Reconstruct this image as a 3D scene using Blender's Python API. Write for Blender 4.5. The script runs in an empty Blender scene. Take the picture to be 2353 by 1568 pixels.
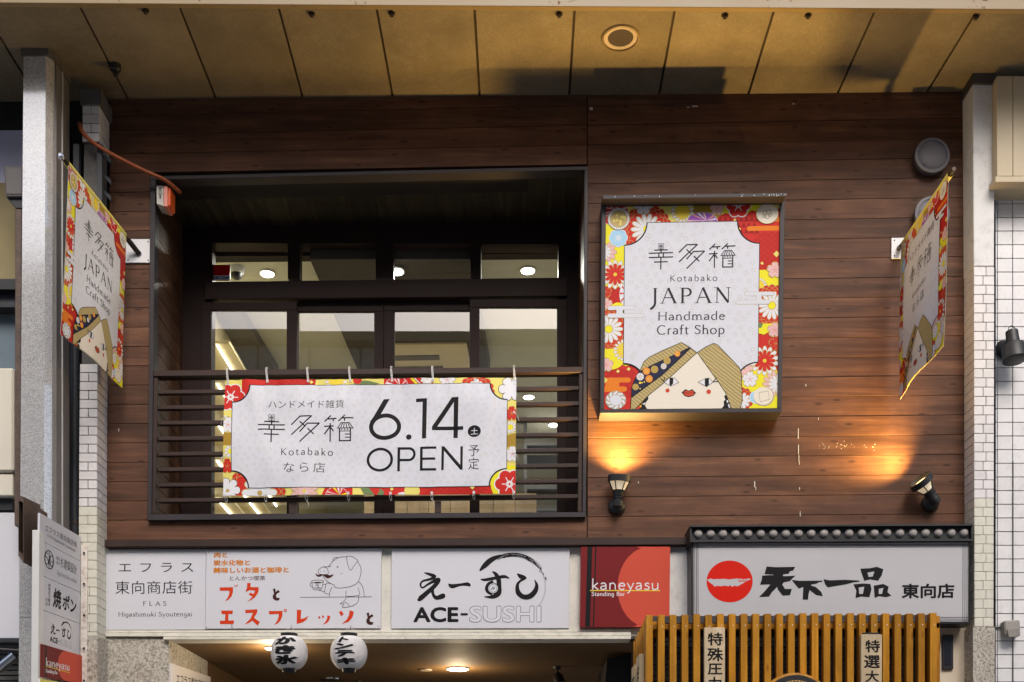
import bpy, bmesh, math, random
from mathutils import Vector, Matrix, geometry
random.seed(7)
R = math.radians
scene = bpy.context.scene
# ------------------------------------------------------------------ camera, sky, sun, exposure
S, D, CX, CY, EZ = .0027, 7.2, 1176.5, 1918.0, 1.6      # metres per facade unit, camera distance, eye
cam = bpy.data.cameras.new('camera'); camo = bpy.data.objects.new('camera', cam)
scene.collection.objects.link(camo); scene.camera = camo
camo.location = (0, -D, EZ); camo.rotation_euler = (R(90), 0, 0)
cam.sensor_width = 36; cam.lens = 36 * D / (2353 * S); cam.shift_y = (CY - 784) / 2353
cam.clip_start = .05; cam.clip_end = 400
world = bpy.data.worlds.new('World'); scene.world = world; world.use_nodes = True
nt = world.node_tree; bg = nt.nodes['Background']
sky = nt.nodes.new('ShaderNodeTexSky'); sky.sky_type = 'NISHITA'; sky.sun_disc = False
SUN_EL, SUN_AZ = 43, 10
sky.sun_elevation = R(SUN_EL); sky.sun_rotation = R(180 - SUN_AZ); sky.air_density = 1.0; sky.dust_density = 4.0; sky.ozone_density = .6
nt.links.new(sky.outputs[0], bg.inputs[0]); bg.inputs[1].default_value = .118
sl_ = bpy.data.lights.new('sun', 'SUN'); sl_.energy = 1.12; sl_.angle = R(30); sl_.color = (1, .98, .97)
suno = bpy.data.objects.new('sun', sl_); scene.collection.objects.link(suno)
dirv = Vector((math.sin(R(SUN_AZ)) * math.cos(R(SUN_EL)), -math.cos(R(SUN_AZ)) * math.cos(R(SUN_EL)), math.sin(R(SUN_EL))))
suno.rotation_euler = dirv.to_track_quat('Z', 'Y').to_euler(); suno.location = (0, -12, 12)
vs = scene.view_settings; vs.view_transform = 'Standard'; vs.look = 'None'; vs.gamma = 1; vs.use_curve_mapping = False
vs.exposure = .72
AMBER = (1, .62, .17)

# ------------------------------------------------------------------ helpers
def P(u, v, y=0.0):
    k = (D + y) / D
    return Vector(((u - CX) * S * k, y, EZ + (CY - v) * S * k))
def C(u, v):                                     # a point on the canopy underside
    k = 1698.0 / (CY - v - .00866 * (u - CX))
    return P(u, v, D * k - D)
WL = {}
def link(o, parent=None):
    scene.collection.objects.link(o)
    if parent is not None:
        o.parent = parent
        WL[o] = WL[parent]
    return o
def tag(o, label, cat, group=None, kind=None):
    if label: o['label'] = label
    if cat: o['category'] = cat
    if group: o['group'] = group
    if kind: o['kind'] = kind
    return o
def thing(name, loc, label, cat, group=None):
    o = bpy.data.objects.new(name, None); o.location = loc; o.empty_display_size = .1
    scene.collection.objects.link(o); WL[o] = Vector(loc)
    return tag(o, label, cat, group)
def obj(name, bm, mats, parent=None, smooth=False, label=None, kind=None, recalc=True):
    if recalc: bmesh.ops.recalc_face_normals(bm, faces=bm.faces)
    if parent is not None: bmesh.ops.translate(bm, verts=bm.verts, vec=-WL[parent])
    me = bpy.data.meshes.new(name); bm.to_mesh(me); bm.free()
    for m in (mats if isinstance(mats, (list, tuple)) else [mats]): me.materials.append(m)
    if smooth:
        for p in me.polygons: p.use_smooth = True
        try: me.set_sharp_from_angle(angle=R(40))
        except Exception: pass
    o = bpy.data.objects.new(name, me); link(o, parent)
    if parent is None: WL[o] = Vector((0, 0, 0))
    if label: o['label'] = label
    if kind: o['kind'] = kind
    return o
def NB(): return bmesh.new()
def hexa(bm, f, b, bev=0):
    """f, b: four front and four back corners in the same order"""
    vf = [bm.verts.new(p) for p in f]; vb = [bm.verts.new(p) for p in b]
    fs = [bm.faces.new(vf), bm.faces.new(vb[::-1])]
    for i in range(4):
        j = (i + 1) % 4
        fs.append(bm.faces.new((vf[j], vf[i], vb[i], vb[j])))
    if bev:
        es = list({e for f_ in fs for e in f_.edges})
        bmesh.ops.bevel(bm, geom=es, offset=bev, segments=1, affect='EDGES')
def box(bm, a, b, bev=0):
    x0, x1 = sorted((a[0], b[0])); y0, y1 = sorted((a[1], b[1])); z0, z1 = sorted((a[2], b[2]))
    hexa(bm, [(x0, y0, z1), (x1, y0, z1), (x1, y0, z0), (x0, y0, z0)], [(x0, y1, z1), (x1, y1, z1), (x1, y1, z0), (x0, y1, z0)], bev)
def slab(bm, cs, y0, y1, bev=0):
    """cs: four front corners (facade units) TL TR BR BL, front at depth y0, sides run straight back to y1"""
    f = [P(u, v, y0) for u, v in cs]
    hexa(bm, f, [Vector((p.x, y1, p.z)) for p in f], bev)
def rect(u0, v0, u1, v1, sl=0.0):
    return [(u0, v0), (u1, v0 + sl * (u1 - u0)), (u1, v1 + sl * (u1 - u0)), (u0, v1)]
def tube(bm, pts, r, n=8, radii=None, cap=True):
    pts = [Vector(p) for p in pts]; rings = []
    up = Vector((0, 0, 1))
    for i, p in enumerate(pts):
        d = (pts[min(i + 1, len(pts) - 1)] - pts[max(i - 1, 0)]).normalized()
        a = d.cross(up)
        if a.length < .05: a = d.cross(Vector((1, 0, 0)))
        a.normalize(); b = d.cross(a)
        rr = radii[i] if radii else r
        rings.append([bm.verts.new(p + (a * math.cos(t) + b * math.sin(t)) * rr) for t in [2 * math.pi * k / n for k in range(n)]])
    for i in range(len(rings) - 1):
        for k in range(n):
            bm.faces.new((rings[i][k], rings[i][(k + 1) % n], rings[i + 1][(k + 1) % n], rings[i + 1][k]))
    if cap:
        bm.faces.new(rings[0][::-1]); bm.faces.new(rings[-1])
def lathe(bm, o, ax, prof, n=24, cap0=True, cap1=True):
    o = Vector(o); ax = Vector(ax).normalized()
    a = ax.cross(Vector((0, 1, 0)))
    if a.length < .1: a = ax.cross(Vector((1, 0, 0)))
    a.normalize(); b = ax.cross(a); rings = []
    for t, r in prof:
        rings.append([bm.verts.new(o + ax * t + (a * math.cos(2 * math.pi * k / n) + b * math.sin(2 * math.pi * k / n)) * r) for k in range(n)])
    for i in range(len(rings) - 1):
        for k in range(n):
            bm.faces.new((rings[i][k], rings[i][(k + 1) % n], rings[i + 1][(k + 1) % n], rings[i + 1][k]))
    if cap0: bm.faces.new(rings[0][::-1])
    if cap1: bm.faces.new(rings[-1])
def lerp(a, b, t): return a + (b - a) * t
def copy_tree(o, parent=None):
    c = o.copy(); scene.collection.objects.link(c)
    if parent is not None: c.parent = parent; WL[c] = WL.get(parent, Vector())
    for ch in list(o.children): copy_tree(ch, c)
    return c

# ------------------------------------------------------------------ materials
def srgb(r, g, b):
    f = lambda c: (c / 255 / 12.92) if c / 255 <= .04045 else ((c / 255 + .055) / 1.055) ** 2.4
    return (f(r), f(g), f(b))
MATS = {}
def newmat(name):
    m = bpy.data.materials.new(name); m.use_nodes = True
    return m, m.node_tree, m.node_tree.nodes['Principled BSDF']
def node(t, typ, **kw):
    n = t.nodes.new(typ)
    for k, v in kw.items(): setattr(n, k, v)
    return n
def ramp(t, src, stops):
    r = node(t, 'ShaderNodeValToRGB'); e = r.color_ramp.elements
    e[0].position, e[0].color = stops[0][0], (*stops[0][1], 1)
    e[1].position, e[1].color = stops[-1][0], (*stops[-1][1], 1)
    for p, c in stops[1:-1]:
        x = e.new(p); x.color = (*c, 1)
    t.links.new(src, r.inputs[0]); return r.outputs[0]
def mixc(t, fac, a, b, typ='MIX'):
    m = node(t, 'ShaderNodeMix', data_type='RGBA', blend_type=typ)
    for s, v in ((0, fac), (6, a), (7, b)):
        if hasattr(v, 'links'): t.links.new(v, m.inputs[s])
        elif s == 0: m.inputs[0].default_value = v
        else: m.inputs[s].default_value = (*v, 1)
    return m.outputs[2]
def coords(t, scale, rnd=0.0, kind='pos'):
    if kind == 'pos': src = node(t, 'ShaderNodeNewGeometry').outputs['Position']
    else: src = node(t, 'ShaderNodeTexCoord').outputs[kind]
    mp = node(t, 'ShaderNodeMapping'); mp.inputs['Scale'].default_value = scale
    t.links.new(src, mp.inputs[0]); out = mp.outputs[0]
    if rnd:
        oi = node(t, 'ShaderNodeObjectInfo'); mu = node(t, 'ShaderNodeMath', operation='MULTIPLY'); mu.inputs[1].default_value = rnd
        t.links.new(oi.outputs['Random'], mu.inputs[0])
        ad = node(t, 'ShaderNodeVectorMath', operation='ADD'); t.links.new(out, ad.inputs[0]); t.links.new(mu.outputs[0], ad.inputs[1]); out = ad.outputs[0]
    return out
def noise(t, vec, scale, detail=4, rough=.6, dist=0):
    n = node(t, 'ShaderNodeTexNoise'); n.inputs['Scale'].default_value = scale; n.inputs['Detail'].default_value = detail
    n.inputs['Roughness'].default_value = rough; n.inputs['Distortion'].default_value = dist
    t.links.new(vec, n.inputs['Vector']); return n.outputs['Fac']
def bump(t, b, h, strength, dist=.01):
    n = node(t, 'ShaderNodeBump'); n.inputs['Strength'].default_value = strength; n.inputs['Distance'].default_value = dist
    t.links.new(h, n.inputs['Height']); t.links.new(n.outputs[0], b.inputs['Normal'])
def M(name, col, rough=.5, var=.12, vs_=5, bmp=.05, bs=120, metal=0, dirt=0.0, dcol=(.09, .075, .055), rnd=0.0, coat=0, tint=0.0, spec=.5):
    if name in MATS: return MATS[name]
    m, t, b = newmat(name); MATS[name] = m
    v = coords(t, (1, 1, 1), 20 if rnd or tint else 0)
    n1 = noise(t, v, vs_, 6)
    c = ramp(t, n1, [(.3, tuple(x * (1 - var) for x in col)), (.7, tuple(min(.9, x * (1 + var)) for x in col))])
    if dirt:
        n2 = noise(t, v, vs_ * 2.7, 8, .72)
        f = ramp(t, n2, [(.5, (0, 0, 0)), (.72, (dirt,) * 3)])
        c = mixc(t, f, c, dcol)
    if name == 'soffit_board':
        n5 = noise(t, v, 95, 3, .7); c = mixc(t, ramp(t, n5, [(.42, (.32,) * 3), (.6, (0,) * 3)]), c, tuple(x * .5 for x in col))
    if tint:
        oi = node(t, 'ShaderNodeObjectInfo'); hs = node(t, 'ShaderNodeMapRange'); hs.inputs[3].default_value = 1 - tint; hs.inputs[4].default_value = 1 + tint
        t.links.new(oi.outputs['Random'], hs.inputs[0])
        mm = node(t, 'ShaderNodeVectorMath', operation='SCALE'); t.links.new(c, mm.inputs[0]); t.links.new(hs.outputs[0], mm.inputs['Scale']); c = mm.outputs[0]
    t.links.new(c, b.inputs['Base Color'])
    b.inputs['Specular IOR Level'].default_value = spec; b.inputs['Metallic'].default_value = metal; b.inputs['Coat Weight'].default_value = coat
    rr = node(t, 'ShaderNodeMapRange'); rr.inputs[3].default_value = rough * .8; rr.inputs[4].default_value = min(1, rough * 1.2)
    t.links.new(n1, rr.inputs[0]); t.links.new(rr.outputs[0], b.inputs['Roughness'])
    if bmp: bump(t, b, noise(t, v, bs, 3), bmp, .004)
    return m
def wood_mat(name, axis, dark, mid, light, rough=.5, knots=True, gs=1.0, tint=.18):
    m, t, b = newmat(name); MATS[name] = m
    sc = {'x': (1.1, 16, 16), 'y': (16, 1.1, 16), 'z': (16, 16, 1.1)}[axis]
    v = coords(t, tuple(s * gs for s in sc), 60)
    n1 = noise(t, v, 1.0, 5, .55, .9)
    c = ramp(t, n1, [(.25, dark), (.5, mid), (.78, light)])
    v2 = coords(t, tuple((s * 5 if s > 2 else s * 2) * gs for s in sc), 60)
    n2 = noise(t, v2, 1.4, 3, .6, .4)
    c = mixc(t, ramp(t, n2, [(.35, (.0,) * 3), (.75, (.5,) * 3)]), c, tuple(x * .45 for x in mid))
    n4 = noise(t, coords(t, {'x': (2.2, 4, 4), 'y': (4, 2.2, 4), 'z': (4, 4, 2.2)}[axis], 50), 1.5, 5, .6)
    c = mixc(t, ramp(t, n4, [(.42, (.55,) * 3), (.66, (0,) * 3)]), c, tuple(x * .42 for x in mid))
    h = n2
    if knots:
        v3 = coords(t, {'x': (3.3, 1, 10.1), 'y': (1, 3.3, 10.1), 'z': (10.1, 10.1, 3.3)}[axis], 37)
        vo = node(t, 'ShaderNodeTexVoronoi', feature='F1'); vo.inputs['Scale'].default_value = 1.0; vo.inputs['Randomness'].default_value = 1; vo.voronoi_dimensions = '2D'
        se = node(t, 'ShaderNodeSeparateXYZ'); co = node(t, 'ShaderNodeCombineXYZ'); t.links.new(v3, se.inputs[0])
        a_, b2_ = {'x': (0, 2), 'y': (1, 2), 'z': (0, 2)}[axis]; t.links.new(se.outputs[a_], co.inputs[0]); t.links.new(se.outputs[b2_], co.inputs[1]); t.links.new(co.outputs[0], vo.inputs['Vector'])
        sc_ = node(t, 'ShaderNodeSeparateColor'); t.links.new(vo.outputs['Color'], sc_.inputs[0]); gt = node(t, 'ShaderNodeMath', operation='GREATER_THAN'); gt.inputs[1].default_value = .62; t.links.new(sc_.outputs[0], gt.inputs[0])
        wob = node(t, 'ShaderNodeMath', operation='MULTIPLY_ADD'); wob.inputs[1].default_value = .16; wob.inputs[2].default_value = -.08
        t.links.new(n2, wob.inputs[0])
        ad = node(t, 'ShaderNodeMath', operation='ADD'); ad0 = node(t, 'ShaderNodeMath', operation='ADD'); t.links.new(vo.outputs['Distance'], ad0.inputs[0]); t.links.new(gt.outputs[0], ad0.inputs[1]); t.links.new(ad0.outputs[0], ad.inputs[0]); t.links.new(wob.outputs[0], ad.inputs[1])
        f2 = ramp(t, ad.outputs[0], [(.10, (.55,) * 3), (.24, (0,) * 3)])
        c = mixc(t, f2, c, tuple(x * .8 for x in mid))
        f3 = ramp(t, ad.outputs[0], [(.02, (.8,) * 3), (.10, (0,) * 3)])
        c = mixc(t, f3, c, tuple(x * .6 for x in dark))
    oi = node(t, 'ShaderNodeObjectInfo'); mr = node(t, 'ShaderNodeMapRange'); mr.inputs[3].default_value = 1 - tint; mr.inputs[4].default_value = 1 + tint
    t.links.new(oi.outputs['Random'], mr.inputs[0])
    mm = node(t, 'ShaderNodeVectorMath', operation='SCALE'); t.links.new(c, mm.inputs[0]); t.links.new(mr.outputs[0], mm.inputs['Scale'])
    t.links.new(mm.outputs[0], b.inputs['Base Color']); b.inputs['Roughness'].default_value = rough
    b.inputs['Specular IOR Level'].default_value = .2
    bump(t, b, h, .3, .003); return m
def emit(name, col, st):
    m, t, b = newmat(name); MATS[name] = m
    b.inputs['Base Color'].default_value = (*col, 1); b.inputs['Emission Color'].default_value = (*col, 1); b.inputs['Emission Strength'].default_value = st
    return m
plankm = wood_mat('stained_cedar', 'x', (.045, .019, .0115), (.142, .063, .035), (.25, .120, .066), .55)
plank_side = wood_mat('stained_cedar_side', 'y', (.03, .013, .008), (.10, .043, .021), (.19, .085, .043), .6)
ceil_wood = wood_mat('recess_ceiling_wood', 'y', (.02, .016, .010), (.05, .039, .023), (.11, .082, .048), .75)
slatw = wood_mat('varnished_slat_wood', 'z', (.34, .12, .005), (.58, .25, .016), (.70, .36, .05), .5, True, .8, .2)
plaquew = wood_mat('pale_plaque_wood', 'z', (.72, .53, .31), (.82, .64, .41), (.88, .74, .53), .5, False, 1.0, .06)
darkbrown = M('dark_brown_paint', (.034, .017, .013), .55, .2, 4, .05, 60, spec=.3)
bluebrown = M('frame_paint', (.030, .024, .027), .5, .15, 4, .04, spec=.3)
windowbrown = M('window_frame_paint', (.020, .009, .0075), .6, .15, 4, .03, spec=.2)
seal = M('groove_backing', (.008, .005, .004), .9, .1)
blackp = M('black_paint', (.014, .014, .016), .45, .25, 6, .1, 60)
lampblack = M('lamp_housing', (.02, .021, .023), .5, .2, 10, .1, 150)
soffm = M('soffit_board', (.215, .170, .108), .8, .2, 2.6, .35, 55, dirt=.45, dcol=(.30, .255, .18), tint=.07, spec=.2)
creampaint = M('cream_gutter_paint', (.235, .165, .075), .45, .08, 3, .05, dirt=.35, dcol=(.25, .15, .06))
whitesheet = M('white_roof_sheet', (.85, .85, .87), .5, .05, 3)
graniteg = None
creamwall = M('cream_render', (.66, .64, .57), .75, .07, 6, .5, 90, dirt=.3, dcol=(.30, .27, .22))
creamtrim = M('cream_trim', (.68, .65, .56), .6, .07, 6, .1, 60, dirt=.5, dcol=(.28, .24, .18))
whitepl = M('white_sign_panel', (.60, .598, .635), .45, .025, 1.5, .02, 40, spec=.25)
whiteplaster = M('white_plaster', (.70, .69, .67), .7, .06, 5, .25, 70, dirt=.3, dcol=(.16, .15, .13))
greyplaster = M('grey_concrete', (.11, .105, .10), .85, .3, 9, .6, 60, dirt=.5)
tilewhite = M('white_glazed_tile', (.70, .675, .665), .3, .04, 8, .03, tint=.045, dirt=.12)
tilecream = M('cream_painted_tile', (.62, .60, .51), .5, .04, 8, .1, tint=.035, dirt=.25, dcol=(.3, .27, .2))
grout = M('dark_grout', (.075, .068, .062), .9, .2)
groutcream = M('cream_grout', (.38, .36, .30), .9, .1)
sqtile = M('pale_square_tile', (.72, .71, .71), .28, .03, 6, .03, tint=.035, dirt=.15)
steelplate = M('white_steel_plate', (.74, .74, .75), .35, .03)
ventm = M('grey_vent_plastic', (.095, .088, .10), .5, .08, 10, .04)
chromem = M('chrome', (.7, .7, .7), .15, .03, metal=1, bmp=0)
darksteel = M('bronze_steel', (.05, .038, .03), .45, .2, metal=.6)
brownsteel = M('brown_steel_bracket', (.075, .045, .032), .55, .3, 14, .2, dirt=.5, dcol=(.16, .12, .09))
orangem = M('orange_conduit', (.32, .075, .02), .5, .12)
orangelens = M('orange_lens', (.85, .12, .02), .3, .05)
pinklens = M('pink_lens', (.85, .28, .2), .3, .05)
rope = M('white_rope', (.75, .74, .72), .8, .08, 60)
beige = M('beige_enamel', (.62, .58, .48), .45, .04, 3)
rusty = M('rusty_cream_frame', (.66, .60, .54), .6, .06, 10, .1, dirt=.8, dcol=(.25, .10, .04))
asphalt = M('street_paving', (.31, .30, .285), .85, .15, 8, .3, 50)
oppm = M('grey_cladding', (.40, .385, .36), .8, .15, 14, .3, 40, tint=.05)
domem = M('grey_eave_knob', (.36, .33, .31), .7, .15, 30, .1)
interiorw = M('interior_wall_paint', (.53, .53, .455), .8, .03)
interiord = M('interior_dark_ceiling', (.05, .045, .04), .8, .1)
warmboard = M('warm_shelf_board', (.62, .53, .32), .6, .05)
peach = wood_mat('pale_counter_wood', 'z', (.50, .36, .22), (.60, .44, .28), (.7, .54, .37), .5, False, .7, .1)
lowceil = M('brown_lower_ceiling', (.13, .068, .02), .7, .12, 1.5, .1, 30)
lowdark = M('dark_lower_interior', (.03, .022, .016), .8, .2)
acm = M('ac_plastic', (.66, .58, .42), .5, .03)
stonem, t_, b_ = newmat('pebbledash_stone'); MATS['pebbledash_stone'] = stonem
v_ = coords(t_, (1, 1, 1)); n_ = noise(t_, v_, 60, 6, .75); n2_ = noise(t_, v_, 9, 5)
c_ = ramp(t_, n_, [(.36, (.16, .14, .11)), (.47, (.46, .42, .35)), (.62, (.66, .62, .54))])
c_ = mixc(t_, ramp(t_, n2_, [(.5, (0,) * 3), (.75, (.35,) * 3)]), c_, (.28, .2, .14))
t_.links.new(c_, b_.inputs['Base Color']); b_.inputs['Roughness'].default_value = .9; bump(t_, b_, n_, 1.0, .012)
graniteg, t_, b_ = newmat('mottled_granite'); MATS['mottled_granite'] = graniteg
v_ = coords(t_, (1, 1, 1)); n_ = noise(t_, v_, 75, 1.5, .5, 3.0)
c_ = ramp(t_, n_, [(.38, (.29, .28, .275)), (.46, (.34, .33, .32)), (.53, (.53, .52, .505)), (.7, (.56, .55, .535))])
c_ = mixc(t_, ramp(t_, noise(t_, v_, 3, 4), [(.4, (0,) * 3), (.8, (.25,) * 3)]), c_, (.42, .405, .39))
t_.links.new(c_, b_.inputs['Base Color']); b_.inputs['Roughness'].default_value = .12; b_.inputs['IOR'].default_value = 3.3
glass, t_, b_ = newmat('window_glass'); MATS['window_glass'] = glass
t_.nodes.remove(b_); out_ = t_.nodes['Material Output']
tr_ = node(t_, 'ShaderNodeBsdfTransparent'); tr_.inputs[0].default_value = (.93, .95, .93, 1)
gl_ = node(t_, 'ShaderNodeBsdfGlossy'); gl_.inputs['Roughness'].default_value = .01; gl_.inputs[0].default_value = (1, 1, 1, 1)
fr_ = node(t_, 'ShaderNodeFresnel'); fr_.inputs[0].default_value = 2.5
mx_ = node(t_, 'ShaderNodeMixShader'); geo_ = node(t_, 'ShaderNodeNewGeometry'); bf_ = node(t_, 'ShaderNodeMath', operation='SUBTRACT'); bf_.inputs[0].default_value = 1; t_.links.new(geo_.outputs['Backfacing'], bf_.inputs[1])
ml_ = node(t_, 'ShaderNodeMath', operation='MULTIPLY'); t_.links.new(bf_.outputs[0], ml_.inputs[0]); t_.links.new(fr_.outputs[0], ml_.inputs[1]); t_.links.new(ml_.outputs[0], mx_.inputs[0]); t_.links.new(tr_.outputs[0], mx_.inputs[1]); t_.links.new(gl_.outputs[0], mx_.inputs[2])
t_.links.new(mx_.outputs[0], out_.inputs[0])
lampglass, t_, b_ = newmat('lamp_glass'); b_.inputs['Base Color'].default_value = (.8, .75, .65, 1); b_.inputs['Roughness'].default_value = .4; b_.inputs['Emission Color'].default_value = (1, .75, .45, 1); b_.inputs['Emission Strength'].default_value = .25
downem = emit('downlight_glow', (1, .95, .85), 12)
ledem = emit('led_strip_glow', (1, .96, .86), 4.5)
lensem = emit('spot_lens_glow', (1, .62, .25), 2.2)

INK = {'white': (.78, .775, .80), 'black': (.012, .011, .012), 'panel': (.70, .71, .765), 'panel2': (.66, .655, .68), 'red': (.62, .03, .022), 'dred': (.33, .015, .012), 'gold': (.52, .36, .10),
       'dgold': (.42, .26, .035), 'yellow': (.86, .78, .03), 'lyellow': (.82, .72, .18), 'chr': (.88, .66, .05), 'orange': (.80, .22, .02), 'pink': (.80, .50, .48), 'salmon': (.80, .36, .28),
       'blue': (.40, .66, .85), 'purple': (.32, .10, .50), 'cream': (.84, .76, .62), 'skin': (.83, .76, .64), 'lip': (.62, .075, .03), 'silver': (.45, .40, .30), 'coin': (.55, .42, .18),
       'faint': (.59, .56, .53), 'navy': (.02, .022, .06), 'green': (.17, .24, .10), 'grey': (.28, .28, .29), 'brown': (.10, .035, .025), 'dbrown': (.06, .018, .016), 'maroon': (.19, .016, .018),
       'coral': (.62, .085, .05), 'orangetxt': (.78, .26, .02), 'redtxt': (.66, .05, .01), 'sunred': (.68, .015, .005), 'ochre': (.8, .6, .05), 'secred': (.55, .005, .005), 'secblue': (.02, .03, .16),
       'teal': (.2, .45, .55), 'greenink': (.25, .5, .35), 'charcoal': (.03, .028, .034), 'silverw': (.53, .52, .535)}
INK = {k: tuple(x * .89 for x in v) for k, v in INK.items()}
def ink(n):
    k = 'print_' + n
    if k not in MATS:
        if n == 'straw':
            m, t, b = newmat(k); MATS[k] = m
            uv = node(t, 'ShaderNodeTexCoord').outputs['UV']
            mp = node(t, 'ShaderNodeMapping'); mp.inputs['Rotation'].default_value = (0, 0, R(-38)); t.links.new(uv, mp.inputs[0])
            w = node(t, 'ShaderNodeTexWave'); w.inputs['Scale'].default_value = 22; w.inputs['Distortion'].default_value = 2.5; t.links.new(mp.outputs[0], w.inputs[0])
            w.bands_direction = 'Y'
            w2 = node(t, 'ShaderNodeTexWave'); w2.inputs['Scale'].default_value = 40; w2.inputs['Distortion'].default_value = 2; w2.bands_direction = 'X'; t.links.new(mp.outputs[0], w2.inputs[0])
            c = ramp(t, w.outputs['Fac'], [(.0, (.33, .24, .09)), (.45, (.46, .36, .15)), (1, (.58, .48, .24))])
            c = mixc(t, ramp(t, w2.outputs['Fac'], [(.2, (.45,) * 3), (.6, (0,) * 3)]), c, (.22, .15, .05))
            t.links.new(c, b.inputs['Base Color']); b.inputs['Roughness'].default_value = .6; b.inputs['Specular IOR Level'].default_value = .12
        else:
            c = INK[n]; m = M(k, c, .55, .03, 3, 0, spec=.12)
    return MATS[k]

# ------------------------------------------------------------------ flat print
_fc = bpy.data.curves.new('lettering_source', 'FONT'); _fo = bpy.data.objects.new('lettering_source', _fc); scene.collection.objects.link(_fo)
_tc = {}
def glyphs(body, off=0.0, shear=0.0, spacing=1.0, size=1.0):
    key = (body, off, shear, spacing)
    if key not in _tc:
        _fc.body = body; _fc.offset = off; _fc.shear = shear; _fc.space_character = spacing; _fc.resolution_u = 3
        me = bpy.data.meshes.new_from_object(_fo)
        vs_ = [(v.co.x, -v.co.y) for v in me.vertices]; fs = [tuple(p.vertices) for p in me.polygons]
        bpy.data.meshes.remove(me)
        xs = [v[0] for v in vs_]; ys = [v[1] for v in vs_]
        _tc[key] = (vs_, fs, min(xs), max(xs), min(ys), max(ys))
    return _tc[key]
def clip(pts, r):
    x0, y0, x1, y1 = r
    for ax, lim, sg in ((0, x0, 1), (0, x1, -1), (1, y0, 1), (1, y1, -1)):
        out = []
        for i in range(len(pts)):
            a, b = pts[i - 1], pts[i]; ia = (a[ax] - lim) * sg >= 0; ib = (b[ax] - lim) * sg >= 0
            if ia != ib:
                t = (lim - a[ax]) / (b[ax] - a[ax]); out.append((a[0] + t * (b[0] - a[0]), a[1] + t * (b[1] - a[1])))
            if ib: out.append(b)
        pts = out
        if len(pts) < 3: return []
    return pts
def circ(x, y, rx, ry=None, n=24, a0=0, a1=360):
    ry = ry or rx
    return [(x + rx * math.cos(R(a0 + (a1 - a0) * i / n)), y + ry * math.sin(R(a0 + (a1 - a0) * i / n))) for i in range(n if abs(a1 - a0) >= 360 else n + 1)]
def smoothpts(pts, closed=False, k=5):
    out = []; n = len(pts)
    for i in range(n if closed else n - 1):
        p0 = pts[i - 1] if (closed or i > 0) else pts[0]; p1 = pts[i]; p2 = pts[(i + 1) % n]; p3 = pts[(i + 2) % n] if (closed or i + 2 < n) else pts[-1]
        for j in range(k):
            t = j / k
            out.append(tuple(.5 * ((2 * p1[a]) + (-p0[a] + p2[a]) * t + (2 * p0[a] - 5 * p1[a] + 4 * p2[a] - p3[a]) * t * t + (-p0[a] + 3 * p1[a] - 3 * p2[a] + p3[a]) * t ** 3) for a in range(len(p1))))
    if not closed: out.append(pts[-1])
    return out
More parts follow.
